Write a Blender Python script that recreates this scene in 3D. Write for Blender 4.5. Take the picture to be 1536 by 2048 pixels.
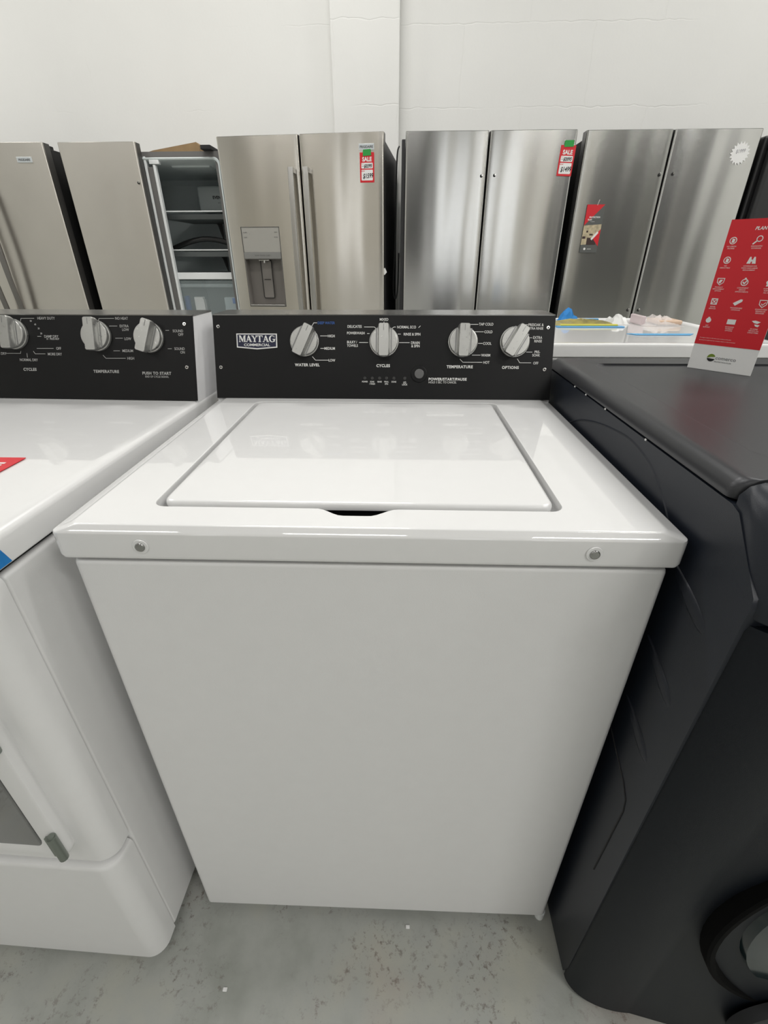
import bpy, bmesh, math, random
from mathutils import Vector, Matrix
random.seed(4)
for o in list(bpy.data.objects): bpy.data.objects.remove(o)
S = bpy.context.scene
COL = S.collection
PI = math.pi

# ------------------------------------------------------------------ camera
cd = bpy.data.cameras.new('camera'); cam = bpy.data.objects.new('camera', cd); COL.objects.link(cam); S.camera = cam
F_PX, YAW, PITCH, ROLL = 922.8, -0.0341, 0.5030, -0.0024
CAM = Vector((0.0366, -0.4215, 1.1723))
fw = Vector((math.sin(YAW)*math.cos(PITCH), math.cos(YAW)*math.cos(PITCH), -math.sin(PITCH)))
rt = Vector((math.cos(YAW), -math.sin(YAW), 0)); up = rt.cross(fw)
c_, s_ = math.cos(ROLL), math.sin(ROLL)
rt, up = rt*c_+up*s_, up*c_-rt*s_
mw = Matrix((( rt.x, up.x, -fw.x, CAM.x), (rt.y, up.y, -fw.y, CAM.y), (rt.z, up.z, -fw.z, CAM.z), (0, 0, 0, 1)))
cam.matrix_world = mw
cd.sensor_fit = 'VERTICAL'; cd.sensor_height = 24.0; cd.sensor_width = 18.0
cd.lens = 24.0*F_PX/2048.0; cd.clip_start = 0.02; cd.clip_end = 60

# ------------------------------------------------------------------ view, world, lights
S.view_settings.view_transform = 'Standard'; S.view_settings.look = 'None'
S.view_settings.gamma = 1.0; S.view_settings.use_curve_mapping = False
S.view_settings.exposure = 0.0
W = bpy.data.worlds.new('world'); S.world = W; W.use_nodes = True
W.node_tree.nodes['Background'].inputs[0].default_value = (0.9, 0.95, 1, 1)
W.node_tree.nodes['Background'].inputs[1].default_value = 0.3

def area(name, loc, sx, sy, power, rot=(0, 0, 0), col=(1, 0.985, 0.955)):
    l = bpy.data.lights.new(name, 'AREA'); l.shape = 'RECTANGLE'; l.size = sx; l.size_y = sy; l.energy = power; l.color = col
    o = bpy.data.objects.new(name, l); COL.objects.link(o); o.location = loc; o.rotation_euler = rot
    return o
ROOM = dict(x0=-5.5, x1=5.5, y0=-5.5, y1=3.6, h=3.9)
# rows of unseen ceiling lamps, rear ones weighted for reflections and the dryer side
for y, pws in ((2.1, (41, 39, 34)), (0.4, (22, 22, 26)), (-2.2, (9, 12, 52)), (-4.2, (18, 17, 22))):
    for x, pw in zip((-3.4, -0.6, 2.4), pws):
        area('unseen_ceiling_lamp', (x, y, 3.84), 1.5, 0.22, pw)
area('unseen_ceiling_lamp', (4.4, -3.6, 3.84), 0.22, 1.5, 30)  # added lamp, brightens the right wall reflection and the dryer side
area('unseen_ceiling_lamp', (4.4, -1.2, 3.84), 0.22, 1.5, 22)  # second added lamp on the same side, more fill from the right

# ------------------------------------------------------------------ materials
MATS = {}
ANROT = 0.25
def mat(name, col, rough=0.5, metal=0.0, coat=0.0, spec=0.5, noise=0.0, nscale=40.0, bump=0.0, bscale=300.0,
        trans=0.0, emit=0.0, aniso=0.0, alpha=1.0, ior=1.5, rvar=0.0):
    if name in MATS: return MATS[name]
    m = bpy.data.materials.new(name); m.use_nodes = True; MATS[name] = m
    nt = m.node_tree; b = nt.nodes['Principled BSDF']; N = nt.nodes.new; L = nt.links.new
    c = (col[0], col[1], col[2], 1)
    b.inputs['Base Color'].default_value = c; b.inputs['Roughness'].default_value = rough
    b.inputs['Metallic'].default_value = metal; b.inputs['Coat Weight'].default_value = coat
    b.inputs['Coat Roughness'].default_value = 0.025
    b.inputs['Specular IOR Level'].default_value = spec; b.inputs['Transmission Weight'].default_value = trans
    b.inputs['Alpha'].default_value = alpha; b.inputs['IOR'].default_value = ior
    if emit:
        b.inputs['Emission Color'].default_value = c; b.inputs['Emission Strength'].default_value = emit
    tc = N('ShaderNodeTexCoord')
    n = N('ShaderNodeTexNoise'); n.inputs['Scale'].default_value = nscale; n.inputs['Detail'].default_value = 5
    L(tc.outputs['Object'], n.inputs['Vector'])
    r = N('ShaderNodeMapRange'); L(n.outputs['Fac'], r.inputs['Value'])
    nv = max(noise, 0.01)
    r.inputs['From Min'].default_value = 0.3; r.inputs['From Max'].default_value = 0.7
    r.inputs['To Min'].default_value = 1-nv; r.inputs['To Max'].default_value = 1+nv*0.5
    mx = N('ShaderNodeVectorMath'); mx.operation = 'SCALE'; mx.inputs[0].default_value = col[:3]
    L(r.outputs['Result'], mx.inputs['Scale']); L(mx.outputs['Vector'], b.inputs['Base Color'])
    if rvar:
        rr_ = N('ShaderNodeMapRange'); L(n.outputs['Fac'], rr_.inputs['Value'])
        rr_.inputs['From Min'].default_value = 0.3; rr_.inputs['From Max'].default_value = 0.7
        rr_.inputs['To Min'].default_value = rough*(1-rvar); rr_.inputs['To Max'].default_value = rough*(1+rvar)
        L(rr_.outputs['Result'], b.inputs['Roughness'])
    if bump:
        n2 = N('ShaderNodeTexNoise'); n2.inputs['Scale'].default_value = bscale; n2.inputs['Detail'].default_value = 2
        L(tc.outputs['Object'], n2.inputs['Vector'])
        bp = N('ShaderNodeBump'); bp.inputs['Strength'].default_value = bump; bp.inputs['Distance'].default_value = 0.001
        L(n2.outputs['Fac'], bp.inputs['Height']); L(bp.outputs['Normal'], b.inputs['Normal'])
    if aniso:
        b.inputs['Anisotropic'].default_value = aniso
        tg = N('ShaderNodeTangent'); tg.direction_type = 'RADIAL'; tg.axis = 'Z'
        L(tg.outputs['Tangent'], b.inputs['Tangent']); b.inputs['Anisotropic Rotation'].default_value = ANROT
    return m

enamel = mat('white_enamel', (0.80, 0.80, 0.795), 0.30, coat=1.0, bump=0.04, bscale=900)
enamel_body = mat('white_painted_steel', (0.78, 0.78, 0.775), 0.42, coat=0.12, bump=0.12, bscale=900)
enamel_side = mat('white_console_side', (0.78, 0.78, 0.79), 0.4, bump=0.1)
blackpanel = mat('black_console', (0.006, 0.006, 0.0065), 0.34, spec=0.28, bump=0.08, bscale=1500)
consoletop = mat('console_top_metal', (0.30, 0.30, 0.29), 0.22, metal=0.9)
knobmat = mat('brushed_knob', (0.55, 0.55, 0.53), 0.33, metal=0.85, rvar=0.2, nscale=200)
knobdark = mat('knob_groove', (0.30, 0.30, 0.30), 0.4, metal=0.8)
chrome = mat('chrome', (0.75, 0.75, 0.73), 0.15, metal=1.0)
inkw = mat('white_ink', (0.78, 0.78, 0.76), 0.6)
inkdim = mat('grey_ink', (0.42, 0.42, 0.41), 0.6)
inkblue = mat('blue_ink', (0.03, 0.10, 0.33), 0.6)
inkk = mat('black_ink', (0.01, 0.01, 0.012), 0.6)
navyink = mat('navy_badge', (0.01, 0.012, 0.04), 0.35)
blackrub = mat('black_rubber', (0.012, 0.012, 0.012), 0.7)
darkgap = mat('dark_recess', (0.01, 0.01, 0.011), 0.6)
redcard = mat('red_card', (0.62, 0.012, 0.022), 0.45)
whitecard = mat('white_card', (0.80, 0.80, 0.79), 0.5)
greentape = mat('green_tape', (0.02, 0.30, 0.05), 0.6)
bluetape = mat('blue_tape', (0.01, 0.20, 0.55), 0.65, noise=0.15)
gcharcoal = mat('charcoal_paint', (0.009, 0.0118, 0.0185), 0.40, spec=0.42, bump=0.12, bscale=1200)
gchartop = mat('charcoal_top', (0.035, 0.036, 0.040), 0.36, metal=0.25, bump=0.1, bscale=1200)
darkglass = mat('dark_door_glass', (0.006, 0.016, 0.018), 0.12, coat=0.2)
hingem = mat('hinge_steel', (0.28, 0.31, 0.28), 0.35, metal=0.9)
drwin = mat('dryer_window_glass', (0.10, 0.10, 0.10), 0.12, coat=1.0, noise=0.5, nscale=9)

def steel(name, col, rough):
    if name in MATS: return MATS[name]
    m = mat(name, col, rough, metal=1.0, aniso=0.75, noise=0.05, nscale=3)
    nt = m.node_tree; b = nt.nodes['Principled BSDF']; N = nt.nodes.new; L = nt.links.new
    tc = N('ShaderNodeTexCoord'); mp = N('ShaderNodeMapping'); mp.inputs['Scale'].default_value = (3, 3, 500)
    n = N('ShaderNodeTexNoise'); n.inputs['Scale'].default_value = 1.0; n.inputs['Detail'].default_value = 3
    L(tc.outputs['Object'], mp.inputs['Vector']); L(mp.outputs['Vector'], n.inputs['Vector'])
    # slow waviness of the sheet across the width
    mp2 = N('ShaderNodeMapping'); mp2.inputs['Scale'].default_value = (5, 5, 0.7)
    n2 = N('ShaderNodeTexNoise'); n2.inputs['Scale'].default_value = 1.0; n2.inputs['Detail'].default_value = 1
    L(tc.outputs['Object'], mp2.inputs['Vector']); L(mp2.outputs['Vector'], n2.inputs['Vector'])
    bp = N('ShaderNodeBump'); bp.inputs['Strength'].default_value = 0.10; bp.inputs['Distance'].default_value = 0.0005
    L(n.outputs['Fac'], bp.inputs['Height'])
    bp2 = N('ShaderNodeBump'); bp2.inputs['Strength'].default_value = 0.35; bp2.inputs['Distance'].default_value = 0.02
    L(n2.outputs['Fac'], bp2.inputs['Height']); L(bp.outputs['Normal'], bp2.inputs['Normal'])
    L(bp2.outputs['Normal'], b.inputs['Normal'])
    return m
steelA = steel('stainless_warm', (0.74, 0.71, 0.655), 0.20)
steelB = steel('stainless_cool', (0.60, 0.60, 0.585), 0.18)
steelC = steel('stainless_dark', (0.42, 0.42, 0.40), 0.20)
steelE = steel('stainless_matte', (0.70, 0.67, 0.62), 0.32)
handlem = mat('handle_steel', (0.55, 0.54, 0.52), 0.25, metal=1.0)
fdark = mat('fridge_side_grey', (0.05, 0.05, 0.052), 0.5, bump=0.15)
fdoorside = mat('fridge_door_edge', (0.055, 0.053, 0.05), 0.45)
fgrey = mat('fridge_cabinet_grey', (0.16, 0.155, 0.15), 0.5)
linerm = mat('fridge_liner', (0.74, 0.80, 0.80), 0.35)
trimw = mat('white_plastic_trim', (0.82, 0.84, 0.84), 0.3)
clearp = mat('clear_plastic', (0.65, 0.74, 0.75), 0.10, trans=0.0, alpha=0.16)
clearbag = mat('clear_bag', (0.92, 0.88, 0.87), 0.18, alpha=0.45, bump=0.6, bscale=60)
disp = mat('dispenser_grey', (0.20, 0.185, 0.17), 0.4)
disptop = mat('dispenser_panel', (0.42, 0.41, 0.38), 0.3, metal=0.3)
cardboard = mat('cardboard', (0.30, 0.20, 0.10), 0.8, noise=0.15, nscale=15)
blackg = mat('black_gloss_fridge', (0.022, 0.022, 0.023), 0.35)

def wallmat():
    m = mat('painted_block_wall', (0.80, 0.80, 0.775), 0.7, noise=0.03, nscale=1.5)
    nt = m.node_tree; b = nt.nodes['Principled BSDF']; N = nt.nodes.new; L = nt.links.new
    tc = N('ShaderNodeTexCoord'); mp = N('ShaderNodeMapping'); mp.inputs['Rotation'].default_value = (PI/2, 0, 0)
    L(tc.outputs['Object'], mp.inputs['Vector'])
    wn = N('ShaderNodeTexNoise'); wn.inputs['Scale'].default_value = 9; L(tc.outputs['Object'], wn.inputs['Vector'])
    ad = N('ShaderNodeMixRGB'); ad.blend_type = 'LINEAR_LIGHT'; ad.inputs[0].default_value = 0.02
    L(mp.outputs['Vector'], ad.inputs[1]); L(wn.outputs['Color'], ad.inputs[2])
    br = N('ShaderNodeTexBrick'); br.inputs['Scale'].default_value = 1.0; br.inputs['Mortar Size'].default_value = 0.004
    br.inputs['Brick Width'].default_value = 0.82; br.inputs['Row Height'].default_value = 0.41
    br.inputs['Mortar Smooth'].default_value = 0.6
    L(ad.outputs['Color'], br.inputs['Vector'])
    ms = N('ShaderNodeTexNoise'); ms.inputs['Scale'].default_value = 1.3; L(tc.outputs['Object'], ms.inputs['Vector'])
    mr = N('ShaderNodeMapRange'); mr.inputs['From Min'].default_value = 0.47; mr.inputs['From Max'].default_value = 0.62
    L(ms.outputs['Fac'], mr.inputs['Value'])
    mu = N('ShaderNodeMath'); mu.operation = 'MULTIPLY'; L(br.outputs['Fac'], mu.inputs[0]); L(mr.outputs['Result'], mu.inputs[1])
    n3 = N('ShaderNodeTexNoise'); n3.inputs['Scale'].default_value = 60; n3.inputs['Detail'].default_value = 4
    L(tc.outputs['Object'], n3.inputs['Vector'])
    sb = N('ShaderNodeMath'); sb.operation = 'MULTIPLY_ADD'; sb.inputs[1].default_value = -1.0
    L(mu.outputs[0], sb.inputs[0]); ms2 = N('ShaderNodeMath'); ms2.operation = 'MULTIPLY'; ms2.inputs[1].default_value = 0.3
    L(n3.outputs['Fac'], ms2.inputs[0]); L(ms2.outputs[0], sb.inputs[2])
    bp = N('ShaderNodeBump'); bp.inputs['Strength'].default_value = 0.35; bp.inputs['Distance'].default_value = 0.004
    L(sb.outputs[0], bp.inputs['Height']); L(bp.outputs['Normal'], b.inputs['Normal'])
    return m
wallm = wallmat()
def floormat():
    m = mat('worn_concrete', (0.22, 0.225, 0.20), 0.55)
    nt = m.node_tree; b = nt.nodes['Principled BSDF']; N = nt.nodes.new; L = nt.links.new
    tc = N('ShaderNodeTexCoord')
    def noise(sc, det, rough=0.6):
        n = N('ShaderNodeTexNoise'); n.inputs['Scale'].default_value = sc; n.inputs['Detail'].default_value = det
        n.inputs['Roughness'].default_value = rough
        L(tc.outputs['Object'], n.inputs['Vector']); return n
    a = noise(5, 5); cr = N('ShaderNodeValToRGB'); L(a.outputs['Fac'], cr.inputs['Fac'])
    e = cr.color_ramp.elements; e[0].position = 0.3; e[0].color = (0.27, 0.285, 0.255, 1); e[1].position = 0.7; e[1].color = (0.42, 0.42, 0.365, 1)
    ee = cr.color_ramp.elements.new(0.5); ee.color = (0.37, 0.38, 0.355, 1)
    # speckled dirt patches
    p = noise(70, 6, 0.75); q = noise(6.5, 3)
    r1 = N('ShaderNodeMapRange'); r1.inputs['From Min'].default_value = 0.53; r1.inputs['From Max'].default_value = 0.63; L(p.outputs['Fac'], r1.inputs['Value'])
    r2 = N('ShaderNodeMapRange'); r2.inputs['From Min'].default_value = 0.46; r2.inputs['From Max'].default_value = 0.62; L(q.outputs['Fac'], r2.inputs['Value'])
    mu = N('ShaderNodeMath'); mu.operation = 'MULTIPLY'; L(r1.outputs[0], mu.inputs[0]); L(r2.outputs[0], mu.inputs[1])
    ma = N('ShaderNodeMath'); ma.operation = 'MULTIPLY'; ma.inputs[1].default_value = 0.85; L(mu.outputs[0], ma.inputs[0])
    mx = N('ShaderNodeMixRGB'); L(ma.outputs[0], mx.inputs[0]); L(cr.outputs['Color'], mx.inputs[1]); mx.inputs[2].default_value = (0.13, 0.11, 0.09, 1)
    # reddish worn patches
    s = noise(3.1, 3); r3 = N('ShaderNodeMapRange'); r3.inputs['From Min'].default_value = 0.58; r3.inputs['From Max'].default_value = 0.72
    r3.inputs['To Max'].default_value = 0.35; L(s.outputs['Fac'], r3.inputs['Value'])
    m2 = N('ShaderNodeMixRGB'); L(r3.outputs[0], m2.inputs[0]); L(mx.outputs[0], m2.inputs[1]); m2.inputs[2].default_value = (0.40, 0.31, 0.27, 1)
    L(m2.outputs[0], b.inputs['Base Color'])
    bp = N('ShaderNodeBump'); bp.inputs['Strength'].default_value = 0.2; bp.inputs['Distance'].default_value = 0.002
    L(p.outputs['Fac'], bp.inputs['Height']); L(bp.outputs['Normal'], b.inputs['Normal'])
    return m
floorm = floormat()

# ------------------------------------------------------------------ helpers
def obj(name, bm, m, parent=None, mx=None, angle=35, label=None, wn=True):
    if mx is not None: bmesh.ops.transform(bm, matrix=mx, verts=bm.verts)
    bmesh.ops.recalc_face_normals(bm, faces=bm.faces)
    me = bpy.data.meshes.new(name); bm.to_mesh(me); bm.free()
    for mm in (m if isinstance(m, (list, tuple)) else [m]): me.materials.append(mm)
    me.shade_smooth(); me.set_sharp_from_angle(angle=math.radians(angle))
    o = bpy.data.objects.new(name, me); COL.objects.link(o)
    if wn:
        wm = o.modifiers.new('weighted', 'WEIGHTED_NORMAL'); wm.keep_sharp = True; wm.weight = 80
    if parent is not None: o.parent = parent
    if label: o['label'] = label
    return o
def thing(name, label, cat, loc=(0, 0, 0), rz=0.0, group=None):
    o = bpy.data.objects.new(name, None); COL.objects.link(o); o.location = loc; o.rotation_euler = (0, 0, rz)
    o.empty_display_size = 0.1; o['label'] = label; o['category'] = cat
    if group: o['group'] = group
    return o
def tag(o, label, cat, group=None):
    o['label'] = label; o['category'] = cat
    if group: o['group'] = group
    return o
def struct(name, bm, m):
    o = obj(name, bm, m); o['kind'] = 'structure'; return o
def NB(): return bmesh.new()
def addm(dst, src, mx=None):
    if mx is not None: bmesh.ops.transform(src, matrix=mx, verts=src.verts)
    me = bpy.data.meshes.new('t'); src.to_mesh(me); src.free(); dst.from_mesh(me); bpy.data.meshes.remove(me)
def box(bm, x0, x1, y0, y1, z0, z1, bev=0.0, seg=3, mx=None, mi=0):
    b = NB(); bmesh.ops.create_cube(b, size=1)
    bmesh.ops.transform(b, matrix=Matrix.Translation(((x0+x1)/2, (y0+y1)/2, (z0+z1)/2)) @ Matrix.Diagonal((abs(x1-x0), abs(y1-y0), abs(z1-z0), 1)), verts=b.verts)
    if bev: bmesh.ops.bevel(b, geom=list(b.edges), offset=bev, segments=seg, profile=0.5, affect='EDGES')
    for f in b.faces: f.material_index = mi
    addm(bm, b, mx); return bm
def cyl(bm, c, r, h, n=32, bev=0.0, mx=None, r2=None, mi=0, seg=2):
    # axis +z from c
    b = NB(); bmesh.ops.create_cone(b, cap_ends=True, segments=n, radius1=r, radius2=r if r2 is None else r2, depth=h)
    bmesh.ops.translate(b, vec=(c[0], c[1], c[2]+h/2), verts=b.verts)
    if bev:
        ed = [e for e in b.edges if all(v.co.z > c[2]+h-1e-6 for v in e.verts)]
        bmesh.ops.bevel(b, geom=ed, offset=bev, segments=seg, profile=0.5, affect='EDGES')
    for f in b.faces: f.material_index = mi
    addm(bm, b, mx); return bm
def prism(bm, pts, d0, d1, mx=None, bev=0.0, mi=0, seg=2):
    # polygon in local xy from z=d0 to z=d1
    b = NB(); lo = [b.verts.new((x, y, d0)) for x, y in pts]; hi = [b.verts.new((x, y, d1)) for x, y in pts]
    b.faces.new(lo[::-1]); b.faces.new(hi)
    n = len(pts)
    for i in range(n): b.faces.new((lo[i], lo[(i+1) % n], hi[(i+1) % n], hi[i]))
    if bev:
        ed = [e for e in b.edges if all(abs(v.co.z-d1) < 1e-9 for v in e.verts)]
        bmesh.ops.bevel(b, geom=ed, offset=bev, segments=seg, profile=0.5, affect='EDGES')
    for f in b.faces: f.material_index = mi
    addm(bm, b, mx); return bm
def loft(bm, loops, cap0=True, cap1=True, mx=None, mi=0):
    b = NB(); R = [[b.verts.new(p) for p in lp] for lp in loops]; n = len(loops[0])
    for a, c in zip(R, R[1:]):
        for i in range(n): b.faces.new((a[i], a[(i+1) % n], c[(i+1) % n], c[i]))
    if cap0: b.faces.new(R[0][::-1])
    if cap1: b.faces.new(R[-1])
    for f in b.faces: f.material_index = mi
    addm(bm, b, mx); return bm
def rr(x0, x1, y0, y1, r, nc=6, ns=10):
    # rounded rectangle, constant topology; starts at lower-left going right
    P = []
    if not isinstance(r, (list, tuple)): r = [r]*4
    cs = [(x0, y0, r[0], PI, 1), (x1, y0, r[1], 1.5*PI, 1), (x1, y1, r[2], 0, 1), (x0, y1, r[3], .5*PI, 1)]
    sg = [(1, 1), (-1, 1), (-1, -1), (1, -1)]
    C = []
    for (x, y, q, a, _), (sx, sy) in zip(cs, sg):
        C.append([(x+sx*q+q*math.cos(a+PI/2*k/nc), y+sy*q+q*math.sin(a+PI/2*k/nc)) for k in range(nc+1)])
    for i in range(4):
        P += C[i]; a = C[i][-1]; b = C[(i+1) % 4][0]
        for k in range(1, ns): P.append((a[0]+(b[0]-a[0])*k/ns, a[1]+(b[1]-a[1])*k/ns))
    return P
def tube(bm, pts, r, n=10, ry=None, caps=True, mi=0):
    pts = [Vector(p) for p in pts]; loops = []; up0 = Vector((0, 0, 1))
    for i, p in enumerate(pts):
        t = (pts[min(i+1, len(pts)-1)]-pts[max(i-1, 0)]).normalized()
        if i == 0:
            a = t.cross(Vector((0, 1, 0)) if abs(t.y) < .9 else Vector((1, 0, 0))).normalized()
        else: a = (a-t*a.dot(t)).normalized()
        b = t.cross(a)
        loops.append([p+a*math.cos(2*PI*k/n)*r+b*math.sin(2*PI*k/n)*(ry or r) for k in range(n)])
    return loft(bm, loops, caps, caps, mi=mi)
def bez(pts, n=8):
    # Catmull-Rom through points
    P = [Vector(p) for p in pts]; out = []
    for i in range(len(P)-1):
        p0 = P[max(i-1, 0)]; p1 = P[i]; p2 = P[i+1]; p3 = P[min(i+2, len(P)-1)]
        for k in range(n):
            t = k/n; out.append(0.5*((2*p1)+(p2-p0)*t+(2*p0-5*p1+4*p2-p3)*t*t+(3*p1-p0-3*p2+p3)*t**3))
    out.append(P[-1]); return out
def frame(o, ex, ey):
    ex = Vector(ex).normalized(); ey = Vector(ey).normalized(); en = ex.cross(ey).normalized()
    return Matrix(((ex.x, ey.x, en.x, o[0]), (ex.y, ey.y, en.y, o[1]), (ex.z, ey.z, en.z, o[2]), (0, 0, 0, 1)))
def text(bm, s, x, y, size, align='LEFT', d=0.0003, bold=0.0, wx=1.0, mx=None, rot=0.0, shear=0.0, mi=0, space=1.0):
    # size = cap height; (x, y) = baseline centre height of the text
    cu = bpy.data.curves.new('t', 'FONT'); cu.body = s; cu.size = size/0.72; cu.align_x = align
    cu.extrude = 0.0001; cu.offset = bold; cu.shear = shear; cu.space_character = space; cu.resolution_u = 3
    ob = bpy.data.objects.new('t', cu); COL.objects.link(ob)
    dg = bpy.context.evaluated_depsgraph_get(); me = bpy.data.meshes.new_from_object(ob.evaluated_get(dg))
    b = NB(); b.from_mesh(me)
    M = Matrix.Translation((x, y, d)) @ Matrix.Rotation(rot, 4, 'Z') @ Matrix.Translation((0, -size/2, 0)) @ Matrix.Diagonal((wx, 1, 1, 1))
    bmesh.ops.transform(b, matrix=M, verts=b.verts)
    for f in b.faces: f.material_index = mi
    bpy.data.objects.remove(ob); bpy.data.curves.remove(cu); bpy.data.meshes.remove(me)
    addm(bm, b, mx); return bm
def line(bm, pts, w, d=0.0003, mx=None, mi=0):
    for a, b in zip(pts, pts[1:]):
        a = Vector(a); b = Vector(b); t = (b-a).normalized(); n = Vector((-t.y, t.x))*w/2; t = t*w/2
        prism(bm, [tuple(a-t-n), tuple(b+t-n), tuple(b+t+n), tuple(a-t+n)], d, d+0.0002, mx=mx, mi=mi)

# ------------------------------------------------------------------ the room
R = ROOM
b = NB(); box(b, R['x0'], R['x1'], R['y0'], R['y1'], -0.1, 0.0); struct('floor', b, floorm)
b = NB(); box(b, R['x0']-.1, R['x1']+.1, R['y1'], R['y1']+.12, 0, R['h']); struct('wall_back', b, wallm)
b = NB(); box(b, -0.425, 0.008, R['y1']-0.09, R['y1']-.001, 0, R['h'], 0.006); struct('trim_1', b, wallm)
b = NB(); box(b, R['x0']-.1, R['x0'], R['y0'], R['y1'], 0, R['h']); struct('wall_left', b, wallm)
b = NB(); box(b, R['x1'], R['x1']+.1, R['y0'], R['y1'], 0, R['h']); struct('wall_right', b, wallm)
b = NB(); box(b, R['x0']-.1, R['x1']+.1, R['y0'], R['y1']+.12, R['h'], R['h']+.1)
struct('ceiling', b, mat('ceiling_paint', (0.30, 0.30, 0.29), 0.8))
# shop front behind the camera: piers, plus glow panels added for reflection bands
frontm = mat('shopfront_wall', (0.64, 0.61, 0.55), 0.7)
b = NB()
gaps = [(-2.75, -2.35), (0.75, 1.35), (1.80, 2.30)]
xs = [R['x0']] + [v for g in gaps for v in g] + [R['x1']]
for i in range(0, len(xs), 2): box(b, xs[i], xs[i+1], R['y0']-.1, R['y0'], 0, R['h'])
for g in gaps:
    box(b, g[0], g[1], R['y0']-.1, R['y0'], 3.3, R['h']); box(b, g[0], g[1], R['y0']-.1, R['y0'], 0, 0.15)
struct('wall_front', b, frontm)
glowm = mat('glow_panel_mat', (0.95, 0.97, 1.0), 0.3, emit=0.95)  # unseen glowing strips, added to put bright streaks in the steel
for i, g in enumerate(gaps):
    b = NB(); box(b, g[0], g[1], R['y0']-.08, R['y0']-.06, 0.15, 3.3); struct('glow_panel_%d' % (i+1), b, glowm)
reflm = mat('dark_reflection_mat', (0.03, 0.03, 0.03), 0.6)  # unseen dark panels, added to darken parts of the steel reflections
for i, (a, c, h_) in enumerate(((-1.3, 0.60, 3.4), (3.3, 5.2, 3.4))):
    b = NB(); box(b, a, c, R['y0'], R['y0']+.05, 0, h_); struct('trim_%d' % (i+2), b, reflm)
b = NB(); box(b, R['x1']-.05, R['x1'], R['y0']+.1, -4.35, 0, 3.4); struct('trim_4', b, reflm)  # added on the side wall to darken the right-hand fridge reflection

# ------------------------------------------------------------------ shared washer / dryer pieces
SL = Vector((0, 0.0494, 0.1556)).normalized()
CH = 0.163
def make_console(root, x0, x1, oy, oz):
    Fm = frame((0, oy, oz), (1, 0, 0), SL)
    ty, tz = oy+SL.y*CH, oz+SL.z*CH
    bk = oy+0.145
    # white steel sides and back
    b = NB()
    prof = [(oy+.004, oz), (ty+.004, tz-.001), (bk, tz-.001), (bk, oz-.01), (oy+.004, oz-.01)]
    MX = frame((x0, 0, 0), (0, 1, 0), (0, 0, 1))      # local x->y, y->z, z->x
    prism(b, prof, 0.0, x1-x0, mx=MX)
    con = obj('console', b, enamel_side, root, label='white steel console housing')
    b = NB(); box(b, x0-.0005, x1+.0005, 0, CH, -0.003, 0.0, 0.0008, 2, mx=Fm)
    box(b, x0, x1, 0.0, 0.004, -.002, .0006, mx=Fm)
    pan = obj('control_panel', b, blackpanel, root, label='black control panel')
    b = NB(); loft(b, [[Vector((x, y, z)) for x, y in rr(x0-.0005, x1+.0005, ty, bk+.001, .003, 3, 4)] for z in (tz-.002, tz+.0012)])
    obj('console_top', b, consoletop, root, label='grey metal strip along the top')
    return Fm, pan
def make_knob(root, Fm, x, s, ang, r=0.0285, h=0.013, label=None):
    K = Fm @ Matrix.Translation((x, s, 0.0))
    b = NB()
    cyl(b, (0, 0, 0.0008), r*1.03, 0.005, 48, 0.001)
    cyl(b, (0, 0, 0.005), r*0.98, h-0.005, 48, 0.0018, r2=r*0.95)
    k = obj('knob', b, knobmat, root, mx=K)
    G = K @ Matrix.Rotation(-ang, 4, 'Z')
    b = NB(); w = 0.0105; L = r*1.10
    # grip bar: sides flare to the dial, rounded ends
    def sec(wd, ln, z): return [Vector((px, py, z)) for px, py in rr(-wd, wd, -ln*0.97, ln, wd*0.35, 4, 4)]
    loft(b, [sec(w*1.22, r*0.985, h-0.003), sec(w*1.10, L*0.99, h+0.004), sec(w*1.0, L, h+0.012), sec(w*0.9, L*0.975, h+0.0145)])
    g = obj('grip', b, knobmat, k, mx=G)
    b = NB(); line(b, [(0, L*0.58), (0, L*0.9)], 0.0012, h+0.0146)
    for sx in (-1, 1): line(b, [(sx*w*1.42, -r*0.80), (sx*w*1.42, r*0.80)], 0.0022, h+0.0001)
    obj('pointer_mark', b, knobdark, k, mx=G)
    return k
def screw(root, M, name='screw', r=0.0036, m=None):
    b = NB(); cyl(b, (0, 0, 0), r, 0.0016, 20, 0.0007)
    cyl(b, (0, 0, .0015), r*.45, 0.0003, 6, mi=1)
    return obj(name, b, [m or chrome, blackrub], root, mx=M)
def cx(u): return -0.157+(u-610)*0.00101
def cs(v): return 0.156-(v-638)*0.00096
D = 0.0004

# ------------------------------------------------------------------ the top-load washer
ZT = 0.917
wa = thing('top_load_washer', 'white top-load washing machine in the centre with black console and four silver knobs', 'washing machine')
# cabinet
def bodyloops(x0, x1, y0, y1, z0, z1, r, roll):
    Ls = []
    for ins, z in ((0.001, z0), (0, z0+.002), (0, z1-roll), (roll*.12, z1-roll*.5), (roll*.4, z1-roll*.15), (roll, z1)):
        Ls.append([Vector((x, y, z)) for x, y in rr(x0+ins, x1-ins, y0+ins, y1-ins, max(r-ins, .002), 5, 2)])
    return Ls
b = NB(); loft(b, bodyloops(-.3405, .3405, 0.007, 0.655, 0.0216, 0.8672, 0.009, 0.006)); obj('cabinet', b, enamel_body, wa)
b = NB(); box(b, -.336, .336, .013, .65, .864, .878); obj('seam_shade', b, blackrub, wa, label='dark gap under the top')  # black filler paints the shade inside the open seam
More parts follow.
